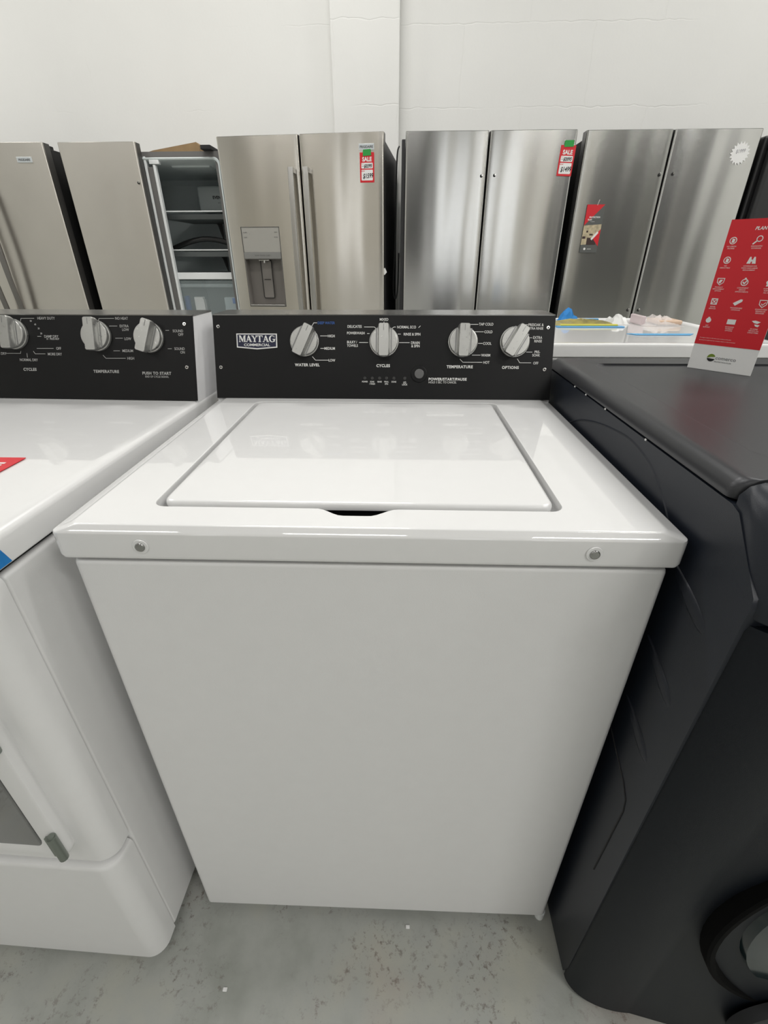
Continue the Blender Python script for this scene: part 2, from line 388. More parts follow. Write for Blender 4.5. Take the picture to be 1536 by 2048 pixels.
# top panel with the lid opening
OX0, OX1, OY0, OY1 = -.254, .229, .050, .502
def dip(x):
    if x < -.058 or x > .036: return 0.0
    t = (x+.058)/.094
    a = min(1, min(t, 1-t)/0.34); return 0.0165*(a*a*(3-2*a))
def inner(ins, z, r=.016):
    P = rr(OX0+ins, OX1-ins, OY0+ins, OY1-ins, r, 6, 72); out = []
    for x, y in P:
        if abs(y-(OY0+ins)) < 1e-6: y -= dip(x)
        out.append(Vector((x, y, z)))
    return out
def outer(sx, sy, z, r): return [Vector((x, y, z)) for x, y in rr(-.348+sx, .348-sx, sy, .660, r, 6, 72)]
b = NB()
loft(b, [outer(.002, .002, .8745, .008), outer(0, 0, .879, .010), outer(0, 0, .9065, .010), outer(.0008, .0004, .9085, .010), outer(.0035, .0018, .9102, .010),
         outer(.0200, .0052, .9158, .011), outer(.0225, .0064, .9167, .011), outer(.0252, .0082, .9170, .011),
         inner(-.0015, .9170, .017), inner(-.0004, .9164), inner(0, .9150), inner(0.0004, .892)], True, False)
obj('top_panel', b, enamel, wa)
b = NB(); loft(b, [[Vector((x, y, z)) for x, y in rr(OX0-.002, OX1+.002, OY0-.02, OY1+.002, .012, 4, 4)] for z in (.884, .893)]); obj('lid_recess', b, [enamel], wa)
b = NB(); loft(b, [[Vector((x, y, z)) for x, y in rr(-.066, .044, OY0-.019, OY0+.07, .008, 4, 4)] for z in (.8925, .8955)]); obj('recess_shade_plate', b, darkgap, wa, label='dark plate painting the shade in the finger recess')  # shade below the lid edge painted as a black plate
b = NB()
def lid(ins, z, r=.013): return [Vector((x, y, z)) for x, y in rr(-.2465+ins, .2205-ins, .0600+ins, .4950-ins, r, 6, 8)]
loft(b, [lid(.004, .907), lid(.001, .908), lid(0, .910), lid(0, .913), lid(.0006, .9158), lid(.0022, .9176), lid(.0045, .9183), lid(.010, .9181), lid(.03, .9180)])
obj('lid', b, enamel, wa)
# front rivet screws
for x in (-.248, .249):
    b = NB(); M = frame((x, -.0002, .8925), (1, 0, 0), (0, 0, 1))
    cyl(b, (0, 0, 0), .0090, .0016, 28, .0008, mi=0)
    cyl(b, (0, 0, .0015), .0055, .0022, 28, .0014, mi=1, seg=3)
    obj('lid_hinge_screw', b, [enamel, mat('zinc_screw', (.38, .38, .37), .2, metal=1.0)], wa, mx=M)
for x, y in ((.335, .016), (-.31, .04), (.322, .62), (-.31, .62)):
    b = NB(); cyl(b, (x, y, 0), .009, .022, 16); obj('foot', b, trimw, wa)

FW, pan = make_console(wa, -.3435, .3435, .5265, ZT)
for x, s in ((-.333, .141), (-.332, .0615), (.330, .140), (.3285, .060)): screw(wa, FW @ Matrix.Translation((x, s, 0)))
for x, a in ((-.157, .45), (.004, 0), (.162, .02), (.265, .52)): make_knob(wa, FW, x, .1125, a)
# start button
b = NB(); cyl(b, (0, 0, 0), .0165, .003, 36, .0015); cyl(b, (0, 0, .0029), .0135, .0005, 36)
bt = obj('start_button', b, blackpanel, wa, mx=FW @ Matrix.Translation((.076, .050, 0)), label='black ring around the start button')
b = NB(); cyl(b, (0, 0, .003), .0095, .0045, 36, .001); obj('button_cap', b, mat('button_grey', (0.16, 0.16, 0.16), 0.3, metal=0.6), bt, mx=FW @ Matrix.Translation((.076, .050, 0)), label='silver button cap')
# indicator lights
for u in (731, 746, 761, 775, 790, 812):
    b = NB(); cyl(b, (0, 0, 0), .0032, .0009, 16, .0004)
    obj('indicator_light', b, mat('indicator_lens', (0.05, 0.05, 0.05), .2), wa, mx=FW @ Matrix.Translation((cx(u), .0415, 0)))
# badge with serif capitals
def poly(bm, pts, sx, ox, oy, sy, d, mx): prism(bm, [(ox+x*sx, oy+y*sy) for x, y in pts], d, d+.0003, mx=mx)
def serif(bm, ch, ox, oy, h, d, mx):
    P = lambda *p: poly(bm, p, h, ox, oy, h, d, mx)
    def bar(x, y, w): P((x, y), (x+w, y), (x+w, y+.10), (x, y+.10))
    if ch == 'M':
        P((.08, 0), (.16, 0), (.16, 1), (.08, 1)); P((.80, 0), (1.02, 0), (1.02, 1), (.80, 1))
        P((.05, 1), (.30, 1), (.62, .28), (.52, 0)); P((.80, 1), (.86, 1), (.60, .05), (.52, 0), (.50, .12))
        bar(0, 0, .25); bar(.72, 0, .38); bar(0, .9, .2); bar(.88, .9, .22); return 1.12
    if ch == 'A':
        P((.10, 0), (.18, 0), (.50, .85), (.42, 1)); P((.42, 1), (.56, 1), (.96, 0), (.70, 0), (.40, .8)); P((.22, .28), (.74, .28), (.70, .38), (.26, .38))
        bar(0, 0, .28); bar(.62, 0, .40); return 0.98
    if ch == 'Y':
        P((.40, 0), (.62, 0), (.62, .45), (.40, .45)); P((.05, 1), (.30, 1), (.62, .40), (.42, .40)); P((.78, 1), (.88, 1), (.60, .42), (.54, .48))
        bar(.30, 0, .42); bar(-.02, .9, .38); bar(.66, .9, .32); return 0.90
    if ch == 'T':
        P((.36, 0), (.58, 0), (.58, 1), (.36, 1)); bar(.26, 0, .42); P((.0, .9), (.94, .9), (.94, 1), (0, 1)); P((0, .7), (.05, .7), (.12, .9), (0, .9)); P((.94, .7), (.89, .7), (.82, .9), (.94, .9)); return 0.98
    if ch == 'G':
        pts = []
        for k in range(13):
            a = math.radians(50+k*22); pts.append((.50+.48*math.cos(a), .5+.52*math.sin(a)))
        pin = []
        for k in range(13):
            a = math.radians(50+k*22); pin.append((.54+.27*math.cos(a), .5+.42*math.sin(a)))
        for k in range(12): P(pts[k], pts[k+1], pin[k+1], pin[k])
        P((.74, .02), (.96, .1), (.96, .42), (.74, .42)); bar(.60, .38, .44); P((.84, .68), (.90, .68), (.90, 1), (.84, .92)); return 1.0
    return .5
BX0, BX1, BY0, BY1 = -.2965, -.2135, .0995, .1275
b = NB(); mid = (BX0+BX1)/2
prism(b, [(BX0, BY0+.001), (mid, BY0-.0025), (BX1, BY0+.001), (BX1, BY1), (BX0, BY1)], 0, .0010, mx=FW)
bd = obj('badge', b, inkw, wa, label='white-framed maker badge')
b = NB(); prism(b, [(BX0+.0022, BY0+.003), (mid, BY0-.0002), (BX1-.0022, BY0+.003), (BX1-.0022, BY1-.002), (BX0+.0022, BY1-.002)], .0010, .0013, mx=FW)
obj('badge_field', b, navyink, bd, label='navy field of the badge')
b = NB(); x = BX0+.0052; hh = .0128
for ch, k in zip('MAYTAG', (0, -.05, -.06, -.04, -.03, 0)):
    x += k*hh; x += serif(b, ch, x, BY0+.0115, hh, .0013, FW)*hh
text(b, 'COMMERCIAL', mid, BY0+.0062, .0050, 'CENTER', .0015, bold=.00012, wx=1.22, mx=FW)
obj('badge_lettering', b, inkw, bd, label='white serif lettering')
# printed legends
b = NB()
def T(s, u, v, sz=.0052, al='LEFT', bold=.00008, wx=.82, mi=0, sp=1.0):
    text(b, s, cx(u), cs(v), sz, al, D, bold, wx, FW, mi=mi, space=sp)
def Ln(*p, w=.0010): line(b, [(cx(u), cs(v)) for u, v in p], w, D, FW)
T('HIGH', 671, 672, al='RIGHT'); T('MEDIUM', 671, 697, al='RIGHT'); T('LOW', 671, 721, al='RIGHT')
Ln((624, 654), (629, 646), (635, 646)); Ln((642, 672), (656, 672)); Ln((642, 697), (648, 697)); Ln((625, 714), (631, 721), (657, 721))
obj('water_level_legend', b, inkw, wa, wn=False); b = NB()
T('MIXED', 769, 639, al='CENTER'); T('DELICATES', 696, 653); T('POWERWASH', 695, 666, sz=.005); T('BULKY /', 695, 684, sz=.005); T('TOWELS', 695, 691, sz=.005)
Ln((769, 644), (769, 652)); Ln((730, 654), (750, 654), (753, 657)); Ln((736, 667), (740, 667)); Ln((720, 685), (737, 685))
T('NORMAL ECO', 795, 654); T('RINSE & SPIN', 842, 668, al='RIGHT'); T('DRAIN', 841, 685, al='RIGHT'); T('& SPIN', 841, 691.5, al='RIGHT')
Ln((785, 657), (789, 654), (792, 654)); Ln((797, 668), (802, 668)); Ln((800, 685), (820, 685)); Ln((838, 655), (841, 652))
obj('cycles_legend', b, inkw, wa, wn=False); b = NB()
T('TAP COLD', 985, 648, al='RIGHT'); T('COLD', 984, 663, al='RIGHT'); T('COOL', 983, 686, al='RIGHT'); T('WARM', 982, 709.5, al='RIGHT'); T('HOT', 981, 724, al='RIGHT')
Ln((928, 652), (931, 648.5), (955, 648.5)); Ln((949, 663), (966, 663)); Ln((957, 686), (965, 686)); Ln((946, 709.5), (962, 709.5)); Ln((922, 718), (928, 724), (966, 724))
obj('temperature_legend', b, inkw, wa, wn=False); b = NB()
T('PRESOAK &', 1083, 649, al='RIGHT'); T('EXTRA RINSE', 1083, 656, al='RIGHT', sz=.0048); T('EXTRA', 1082, 674, al='RIGHT'); T('RINSE', 1082, 681, al='RIGHT'); T('PRE-', 1080, 702.5, al='RIGHT'); T('SOAK', 1080, 709, al='RIGHT'); T('OFF', 1078, 725, al='RIGHT')
Ln((1042, 653), (1047, 649), (1052, 649)); Ln((1056, 674.5), (1062, 674.5)); Ln((1053, 703), (1064, 703)); Ln((1036, 717), (1041, 724.5), (1063, 724.5))
obj('options_legend', b, inkw, wa, wn=False); b = NB()
for s, u, v in (('WATER LEVEL', 614, 730.5), ('CYCLES', 768, 731.5), ('TEMPERATURE', 922, 733), ('OPTIONS', 1023, 734)):
    T(s, u, v, sz=.0055, al='CENTER', bold=.00028, sp=1.12, wx=.96); obj('heading_legend', b, inkw, wa, wn=False); b = NB()
T('POWER/START/PAUSE', 860, 758.5, sz=.0052, bold=.00026, sp=1.09, wx=1.02); T('HOLD 3 SEC. TO CANCEL', 860, 765, sz=.0042, bold=.0, wx=.85)
obj('start_button_legend', b, inkw, wa, wn=False); b = NB()
for s, s2, u in (('POWER', '', 731), ('SOAK', '/ WASH', 746), ('RINSE', '', 761), ('FINAL', 'SPIN', 775), ('DONE', '', 790)):
    T(s, u, 764.5, sz=.0030, al='CENTER'); 
    if s2: T(s2, u, 769, sz=.0030, al='CENTER')
T('LID', 812, 765.5, sz=.0036, al='CENTER'); T('LOCK', 812, 770, sz=.0036, al='CENTER')
obj('indicator_legend', b, inkw, wa, wn=False)
b = NB(); text(b, 'DEEP WATER', cx(671), cs(646), .0050, 'RIGHT', D, .00012, .84, FW); obj('blue_legend', b, inkblue, wa, label='blue printed words DEEP WATER')

# ------------------------------------------------------------------ the dryer to the left
dr = thing('dryer', 'white front-load dryer at the left with black console and three silver knobs', 'dryer', (-.390, -.030, 0), -math.atan(.030))
DW = .686
b = NB(); box(b, -DW+.001, -.001, 0, .66, .022, .869, .005, 3); obj('cabinet', b, enamel_body, dr)
b = NB(); box(b, -DW+.012, -.012, -.015, .65, .867, .884); obj('seam_shade', b, blackrub, dr, label='dark gap under the dryer top')  # black filler, shade of the gap painted in
b = NB(); Ls = []
for ins, z in ((.001, .8795), (0, .8815), (0, .908), (.001, .9125), (.0035, .9155), (.008, .9175), (.02, .918)):
    Ls.append([Vector((x, y, z)) for x, y in rr(-DW+ins, .002-ins, -.030+ins, .665-ins, .010, 5, 3)])
loft(b, Ls); obj('top_panel', b, enamel, dr)
def fpanel(z0, z1, y0, y1, r, x0=-DW, x1=0.0, dz=.008):
    # plan outline with softly rounded front corners
    P = []
    n = 8
    for k in range(n+1):
        a = PI+PI/2*k/n; P.append((x0+r+r*math.cos(a), y0+r*.95+r*.95*math.sin(a)))
    for k in range(n+1):
        a = 1.5*PI+PI/2*k/n; P.append((x1-r+r*math.cos(a), y0+r*.95+r*.95*math.sin(a)))
    P += [(x1, y1), (x0, y1)]
    cxm = (x0+x1)/2; cym = y1; out = []
    for s, z in ((dz*1, z0), (dz*.3, z0+dz*.3), (0, z0+dz), (0, z1-dz), (dz*.3, z1-dz*.3), (dz, z1)):
        out.append([Vector((cxm+(x-cxm)*(1-s/(DW/2)), cym+(y-cym)*(1-s/abs(y0-y1)), z)) for x, y in P])
    return out
b = NB(); loft(b, fpanel(.352, .872, -.044, -.002, .028)); obj('front_panel', b, enamel_body, dr)
b = NB(); loft(b, fpanel(.010, .345, -.050, -.002, .030, dz=.010)); obj('toe_panel', b, enamel_body, dr, label='lower front access panel')
# door
b = NB(); Ls = []
for ins, y in ((0, -.044), (0, -.054), (.002, -.058), (.006, -.060), (.028, -.060), (.034, -.056), (.040, -.053)):
    Ls.append([Vector((x, y, z)) for x, z in rr(-DW+.06+ins, -.044-ins, .398+ins, .78-ins, .020-min(.012, ins*.3), 5, 3)])
loft(b, Ls); door = obj('door', b, enamel_body, dr)
b = NB(); Ls = []
for ins, y in ((0, -.052), (0, -.0575), (.003, -.0585)):
    Ls.append([Vector((x, y, z)) for x, z in rr(-DW+.105+ins, -.078-ins, .424+ins, .735-ins, .006, 3, 3)])
loft(b, Ls); obj('door_window', b, drwin, door, label='dark grey glass')
for z0 in (.412, .655):
    b = NB(); cyl(b, (0, 0, 0), .0062, .055, 16, .001); cyl(b, (0, 0, .054), .0045, .004, 16, .001); box(b, -.012, 0, -.001, .003, .004, .05)
    obj('hinge', b, hingem, door, mx=Matrix.Translation((-.0475, -.064, z0)), label='grey steel hinge')
b = NB(); prism(b, [(-.0315, .8815), (.014, .8815), (.010, .892), (.004, .907), (-.0315, .907)], .0018, .0030, mx=frame((0, 0, 0), (0, 1, 0), (0, 0, 1))); box(b, -.06, .003, -.0320, -.0295, .881, .906, .0005, 1)
obj('blue_tape', b, bluetape, dr, label='blue masking tape on the corner')
for x in (-.04, -.64):
    for y in (.02, .6):
        b = NB(); cyl(b, (x, y, 0), .012, .023, 12); obj('foot', b, blackrub, dr)
FD, pan = make_console(dr, -DW, 0, .527, .919)
def dx_(u): return -.371+(u-30)*.001045
def ds(v, u=150): return .157-(v-638)*.00096+(u-150)*.00001
for x, s in ((-.0165, .147), (-.0170, .065), (-.67, .147), (-.67, .065)): screw(dr, FD @ Matrix.Translation((x, s, 0)))
for x, s, a in ((-.371, .1255, 0), (-.197, .1235, 0.0), (-.089, .1215, .30)): make_knob(dr, FD, x, s, a)
b = NB()
def T2(s, u, v, sz=.0052, al='RIGHT', bold=.00005, sp=1.0, wx=.84): text(b, s, dx_(u)+(.003 if al == 'RIGHT' else 0), ds(v, u), sz, al, D, bold, wx, FD, space=sp)
def L2(*p): line(b, [(dx_(u), ds(v, u)) for u, v in p], .0009, D, FD)
T2('HEAVY DUTY', 112, 638); L2((45, 645), (47, 638), (73, 638)); T2('DAMP DRY', 115, 674); T2('10   PRESS MUP', 116, 679, .0035); L2((76, 674), (83, 674))
T2('OFF', 118, 698); L2((72, 698), (105, 698)); T2('MORE DRY', 118, 709.5); L2((64, 704), (67, 709), (87, 709)); T2('NORMAL DRY', 52, 721, al='CENTER'); L2((50, 708), (50, 716))
T2('LESS DRY', 5, 708); L2((6, 708), (37, 708), (38, 704))
for s, u, v in (('50', 62, 643), ('40', 70, 650), ('30', 76, 658), ('20', 80, 668)): T2(s, u+3, v, .0034)
obj('cycles_legend', b, inkdim, dr, wn=False); b = NB()
T2('NO HEAT', 257, 639); L2((200, 645), (203, 639), (232, 639)); T2('EXTRA', 257, 654); T2('LOW', 257, 661); L2((222, 654), (237, 654)); T2('LOW', 260, 679); L2((232, 678), (246, 678))
T2('MEDIUM', 262, 703); L2((226, 703), (238, 703)); T2('HIGH', 263, 718); L2((204, 712), (209, 718), (248, 718))
obj('temperature_legend', b, inkdim, dr, wn=False); b = NB()
T2('SOUND', 363, 664); T2('OFF', 363, 671); L2((332, 663), (338, 663)); obj('sound_legend', b, inkdim, dr, wn=False); b = NB(); T2('SOUND', 364, 699); T2('ON', 364, 706); L2((334, 699), (341, 699))
obj('start_knob_legend', b, inkdim, dr, wn=False); b = NB()
for s, u, v in (('CYCLES', 52, 740.5), ('TEMPERATURE', 207, 744.5), ('PUSH TO START', 308, 748)): T2(s, u, v, .0056, 'CENTER', .00026, 1.12, .96); obj('heading_legend', b, inkdim, dr, wn=False); b = NB()
T2('END OF CYCLE SIGNAL', 308, 755, .0040, 'CENTER', 0)
obj('heading_legend', b, inkdim, dr, wn=False)

# ------------------------------------------------------------------ the charcoal front-load machine to the right
RX0, RX1 = .355, 1.041
rm = thing('front_load_washer', 'charcoal front-load laundry machine at the right with a round dark door', 'washing machine', (RX0, 0, 0))
# everything below is in local x (0 = left side)
RW = RX1-RX0
prof = [(.60, .012), (.60, .966), (-.022, .9665), (-.034, .963), (-.0875, .905), (-.090, .893), (-.0885, .880), (-.078, .05), (-.070, .012)]
b = NB(); prism(b, prof, 0.0, RW, mx=frame((0, 0, 0), (0, 1, 0), (0, 0, 1)))
obj('cabinet', b, gcharcoal, rm)
def louver(y0, z0, y1, z1, w, y2=None):
    # teardrop pocket pressed outwards
    b = NB(); a = Vector((y0, z0)); c = Vector((y1, z1)); t = (c-a); L = t.length; t.normalize(); n = Vector((-t.y, t.x)); Ls = []
    for hgt, k in ((0, 1), (.0018, .8), (.0026, .45)):
        P = []
        for i in range(20):
            q = i/20*2*PI; u = (1-math.cos(q))/2; wv = math.sin(q)*(0.25+.75*u)*w*k
            p = a+t*(u*L*(k*.5+.5))+n*wv; P.append(Vector((-hgt, p.x, p.y)))
        Ls.append(P)
    loft(b, Ls, False, True); return b
for y0, z0, y1, z1 in ((.030, .868, -.054, .830), (.024, .756, -.051, .714), (.022, .648, -.053, .611)):
    obj('side_louver', louver(y0, z0, y1, z1, .014), gcharcoal, rm)
b = NB()
tube(b, [Vector((0, y, z)) for y, z in [(.10, .60), (.02, .56), (-.03, .535), (-.046, .52), (-.05, .50), (-.046, .40), (-.043, .324)]], .0014, 6)
obj('side_groove', b, darkgap, rm)
b = NB()
tube(b, bez([(.0012, .52, .84), (.0012, .42, .905), (.0012, .33, .935), (.0012, .22, .952), (.0012, .16, .950), (.0012, .11, .935), (.0012, .06, .90), (.0012, .03, .86)], 6), .0022, 6)
obj('side_rib', b, gcharcoal, rm)
def frontloops(zs, bulge=1.0, inset=0.0):
    out = []
    for z, ins, back in zs:
        P = [(ins, back)]
        n = 16
        for k in range(n+1):
            a = PI+PI/2*k/n; P.append((.10+(.10-ins)*math.cos(a), -.075-(.048-ins)*(-math.sin(a))))
        for k in range(1, 12):
            t = k/12; P.append((.10+(RW-.20)*t, -.123-.030*math.sin(PI*t)+ins))
        for k in range(n+1):
            a = 1.5*PI+PI/2*k/n; P.append((RW-.10+(.10-ins)*math.cos(a), -.075-(.048-ins)*(-math.sin(a))))
        P.append((RW-ins, back))
        out.append([Vector((x, y, z)) for x, y in P])
    return out
b = NB(); loft(b, frontloops([(.003, .006, -.074), (.010, .001, -.074), (.868, .0008, -.074), (.8745, .003, -.074)])); obj('front_panel', b, mat('charcoal_front', (0.006, 0.008, 0.0115), 0.42, spec=0.22, bump=0.12, bscale=1200), rm)
# upper control section, sloping back towards the top
b = NB(); Ls = []
for z, ins, back, sh in ((.882, .003, -.076, 0), (.887, .0005, -.076, 0), (.903, .0005, -.076, 0), (.935, .001, -.05, .012), (.962, .0015, -.025, .028), (.976, .003, -.022, .040), (.985, .010, -.022, .052), (.989, .022, -.022, .066)):
    lp = frontloops([(z, ins, back)])[0]
    lp = [Vector((v.x, min(v.y+sh, back) if i not in (0, len(lp)-1) else back, v.z)) for i, v in enumerate(lp)]
    Ls.append(lp)
loft(b, Ls); obj('control_section', b, gcharcoal, rm, label='glossy charcoal upper front section')
# top with recessed field
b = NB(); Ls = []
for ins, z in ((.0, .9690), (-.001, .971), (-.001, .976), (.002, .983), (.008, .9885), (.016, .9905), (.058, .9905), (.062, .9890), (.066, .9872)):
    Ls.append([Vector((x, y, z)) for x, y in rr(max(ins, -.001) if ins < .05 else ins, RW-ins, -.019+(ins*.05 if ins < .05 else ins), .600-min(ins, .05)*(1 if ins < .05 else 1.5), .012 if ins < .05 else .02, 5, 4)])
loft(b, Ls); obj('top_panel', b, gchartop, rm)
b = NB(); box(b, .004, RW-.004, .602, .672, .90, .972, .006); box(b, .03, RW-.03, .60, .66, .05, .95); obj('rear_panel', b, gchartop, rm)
# door: outer ring, rim blackened for recess shade, dished glass
DC = (.362, .388)
b = NB()
MD = frame((DC[0], -.142, DC[1]), (1, 0, 0), (0, 0, 1))
def ring(bm, prof, n=64, mi=0, mx=None):
    loft(bm, [[Vector((r*math.cos(2*PI*k/n), r*math.sin(2*PI*k/n), d)) for k in range(n)] for r, d in prof], False, False, mi=mi, mx=mx)
ring(b, [(.252, -.035), (.252, .001), (.249, .004), (.243, .004), (.236, -.012), (.212, -.016), (.205, -.010)], mx=MD)
dd = obj('door', b, mat('door_ring_shade', (.002, .002, .002), .8, spec=.1), rm, label='round door ring, blackened for its deep shade')
b = NB(); loft(b, [[Vector((r*math.cos(2*PI*k/64), r*math.sin(2*PI*k/64), d)) for k in range(64)] for r, d in ((.207, -.012), (.200, .000), (.17, .006), (.12, .010), (.07, .012), (.02, .0125))], False, True, mx=MD)
obj('door_glass', b, darkglass, dd)
b = NB(); MC = frame((.315, -.160, .118), (1, 0, 0), (0, 0, 1))
ring(b, [(.098, -.01), (.098, .006), (.092, .009), (.084, .009), (.082, .005), (.080, .005), (.078, .010), (.070, .014), (.058, .014), (.056, .010)], 48, mx=MC)
dc = obj('drain_cover', b, gchartop, rm, label='dark grey ringed drain cover')
b = NB(); cyl(b, (0, 0, .006), .056, .008, 40, .003, mx=MC); obj('cover_disc', b, knobmat, dc, label='silver disc')
for x in (.05, RW-.05):
    for y in (-.03, .55):
        b = NB(); cyl(b, (x, y, 0), .018, .02, 12); obj('foot', b, blackrub, rm)
# scratches / paint chips
for y, z in ((.432, .9675), (.375, .9675), (.29, .9675), (.155, .9665)):
    b = NB(); box(b, -.0012, 0, y-.0015, y+.0015, z-.001, z+.0012); obj('paint_chip', b, inkw, rm, label='white paint chip on the edge')

# ------------------------------------------------------------------ standing leaflet
A0 = Vector((.588, .508, .9874)); ex = Vector((.675, -.738, 0)).normalized()
FS = frame((0, 0, 0), ex, (0.0, 0.0, 1.0))
lf = thing('standing_leaflet', 'red and white protection plan leaflet standing upright on the charcoal machine', 'leaflet', A0)
SWID, SHT, SB = .103, .240, .044
b = NB(); box(b, 0, SWID, 0, SHT, -.0016, 0, .0003, 1, mx=FS); obj('card', b, whitecard, lf)
b = NB(); box(b, 0, SWID, SB, SHT, .0, .0003, mx=FS); obj('red_field', b, redcard, lf, label='red printed field')
pk = mat('pale_pink_ink', (0.80, 0.55, 0.53), .6)
b = NB(); d = .0004
text(b, 'PLAN BENEFITS', .060, .2265, .0050, 'CENTER', d, .00015, .95, FS, shear=.2); obj('heading_lettering', b, inkw, lf, wn=False)
rowz = [.2095, .1805, .1475, .1160, .0850]; colx = [.0115, .0475, .0840]
def circ(x, y, r, w=.0010, n=20, a0=0, a1=2*PI):
    for k in range(n):
        q0 = a0+(a1-a0)*k/n; q1 = a0+(a1-a0)*(k+1)/n
        prism(b, [(x+r*math.cos(q0), y+r*math.sin(q0)), (x+r*math.cos(q1), y+r*math.sin(q1)), (x+(r-w)*math.cos(q1), y+(r-w)*math.sin(q1)), (x+(r-w)*math.cos(q0), y+(r-w)*math.sin(q0))], d, d+.0002, mx=FS)
def P2(*p): prism(b, list(p), d, d+.0002, mx=FS)
def shield(x, y, r=.0052):
    line(b, [(x-r, y+r), (x+r, y+r), (x+r*.9, y-r*.2), (x, y-r), (x-r*.9, y-r*.2), (x-r, y+r)], .0011, d, FS)
def check(x, y): line(b, [(x-.002, y), (x-.0005, y-.002), (x+.003, y+.002)], .0010, d, FS)
for ri, y in enumerate(rowz):
    for ci, x in enumerate(colx):
        k = (ri, ci); b = NB()
        if k in ((0, 0), (1, 0)): circ(x, y, .0054, .0012); P2((x-.002, y-.003), (x+.002, y-.003), (x+.0025, y+.002), (x-.0015, y+.003))
        elif k == (0, 1): circ(x+.001, y+.002, .0045, .0012); line(b, [(x-.002, y-.001), (x-.006, y-.005)], .0020, d, FS)
        elif k == (0, 2): circ(x, y, .0054, .0012); check(x, y)
        elif k == (1, 1):
            for s in (-1, 1): P2((x+s*.0065, y-.005), (x+s*.001, y-.005), (x+s*.001, y+.001), (x+s*.002, y+.005), (x+s*.004, y+.005))
            P2((x-.0015, y-.002), (x+.0015, y-.002), (x+.0015, y+.001), (x-.0015, y+.001))
        elif k == (1, 2): circ(x, y, .005, .0025)
        elif k == (2, 0): shield(x, y); P2((x-.003, y-.001), (x, y-.003), (x+.003, y+.003), (x-.001, y+.003))
        elif k == (2, 1): circ(x, y, .0054, .0012); P2((x-.0015, y+.005), (x+.0015, y+.005), (x+.001, y+.007), (x-.001, y+.007)); line(b, [(x-.002, y), (x, y-.002), (x+.003, y+.003)], .0018, d, FS)
        elif k == (2, 2):
            circ(x-.003, y+.001, .003, .003, 10); circ(x+.003, y+.001, .003, .003, 10); P2((x-.005, y-.005), (x+.005, y-.005), (x+.004, y-.001), (x-.004, y-.001))
        elif k == (3, 0):
            P2((x-.005, y+.0035), (x+.005, y+.0035), (x+.005, y+.005), (x-.005, y+.005)); P2((x-.005, y-.005), (x+.005, y-.005), (x+.005, y-.0035), (x-.005, y-.0035))
            P2((x-.005, y-.004), (x-.0035, y-.004), (x-.0035, y+.004), (x-.005, y+.004)); P2((x+.0035, y-.004), (x+.005, y-.004), (x+.005, y+.004), (x+.0035, y+.004))
            line(b, [(x-.0025, y-.0025), (x+.0025, y+.0025)], .0012, d, FS); line(b, [(x-.0025, y+.0025), (x+.0025, y-.0025)], .0012, d, FS)
        elif k == (3, 1): P2((x-.007, y-.001), (x-.003, y-.005), (x+.006, y+.002), (x+.006, y+.005), (x+.003, y+.0055))
        elif k == (3, 2): shield(x, y, .0055); check(x, y)
        elif k == (4, 0): circ(x, y, .0042, .0042); P2((x-.002, y+.004), (x+.002, y+.004), (x+.001, y+.0055), (x-.001, y+.0055))
        elif k == (4, 1): P2((x-.0065, y-.004), (x+.0065, y-.004), (x+.0065, y+.004), (x-.0065, y+.004))
        else: P2((x-.007, y+.004), (x-.002, y+.005), (x+.006, y+.003), (x+.002, y), (x-.003, y+.001)); P2((x-.002, y-.001), (x+.006, y-.002), (x+.004, y-.005), (x, y-.004))
        obj('icon', b, inkw, lf, wn=False)
b = NB()
caps = {0: ['NO FAULT', 'COVERAGE'], 1: ['THOROUGH', 'INSPECTION']}
words = [['NO LEMON\nPROMISE', 'DIAGNOSTIC\nCOVERAGE', 'POWER\nSURGE'], ['NO\nDEDUCTIBLE', 'COVERAGE FOR\nPARTS AND LABOR\nREPLACEMENT', 'FOOD LOSS\nCOVERAGE'],
         ['PRODUCT\nREPLACEMENT\nOPTION', 'CONVENIENT\nSERVICE\nAPPOINTMENTS', 'CUSTOMER\nSUPPORT\nALL DAY'], ['REPAIR\nSERVICES', 'TRANSFERABLE\nCOVERAGE', 'GUARANTEED\nREPAIRS OR\nREPLACED'],
         ['24/7\nSUPPORT', 'EXTENDED\nPAYMENT\nOPTIONS', 'IN HOME\nSERVICE ON\nLARGE ITEMS']]
for ri, y in enumerate(rowz):
    for ci, x in enumerate(colx):
        for li, wd in enumerate(words[ri][ci].split('\n')):
            text(b, wd, x, y-.0085-li*.0030, .0019, 'CENTER', d, .00004, 1.0, FS)
text(b, 'Coverage is subject to the terms and conditions of the plan.', .006, .0555, .0015, 'LEFT', d, 0, 1, FS)
text(b, 'See the service agreement for complete details on what is included.', .006, .0515, .0015, 'LEFT', d, 0, 1.02, FS)
obj('caption_lettering', b, pk, lf, label='small pale captions')
b = NB()
text(b, 'comerco', .0415, .0235, .0062, 'LEFT', d-.0003, .0, 1.05, FS); text(b, 'PROTECTION PLAN', .041, .0165, .0020, 'LEFT', d-.0003, 0, 1.1, FS)
obj('logo_lettering', b, mat('grey_print', (0.10, 0.10, 0.11), .6), lf, label='grey logo word')
lc = (.0345, .0225)
def seg(a0, a1, r=.0066, n=14): return [(lc[0]+r*math.cos(a0+(a1-a0)*k/n), lc[1]+r*math.sin(a0+(a1-a0)*k/n)) for k in range(n+1)]
b = NB(); prism(b, seg(math.radians(20), math.radians(185))+[(lc[0]-.001, lc[1]+.0012)], .0001, .0003, mx=FS); lgo = obj('logo_upper', b, mat('olive_green', (0.16, 0.24, 0.02), .6), lf, label='green half of the logo')
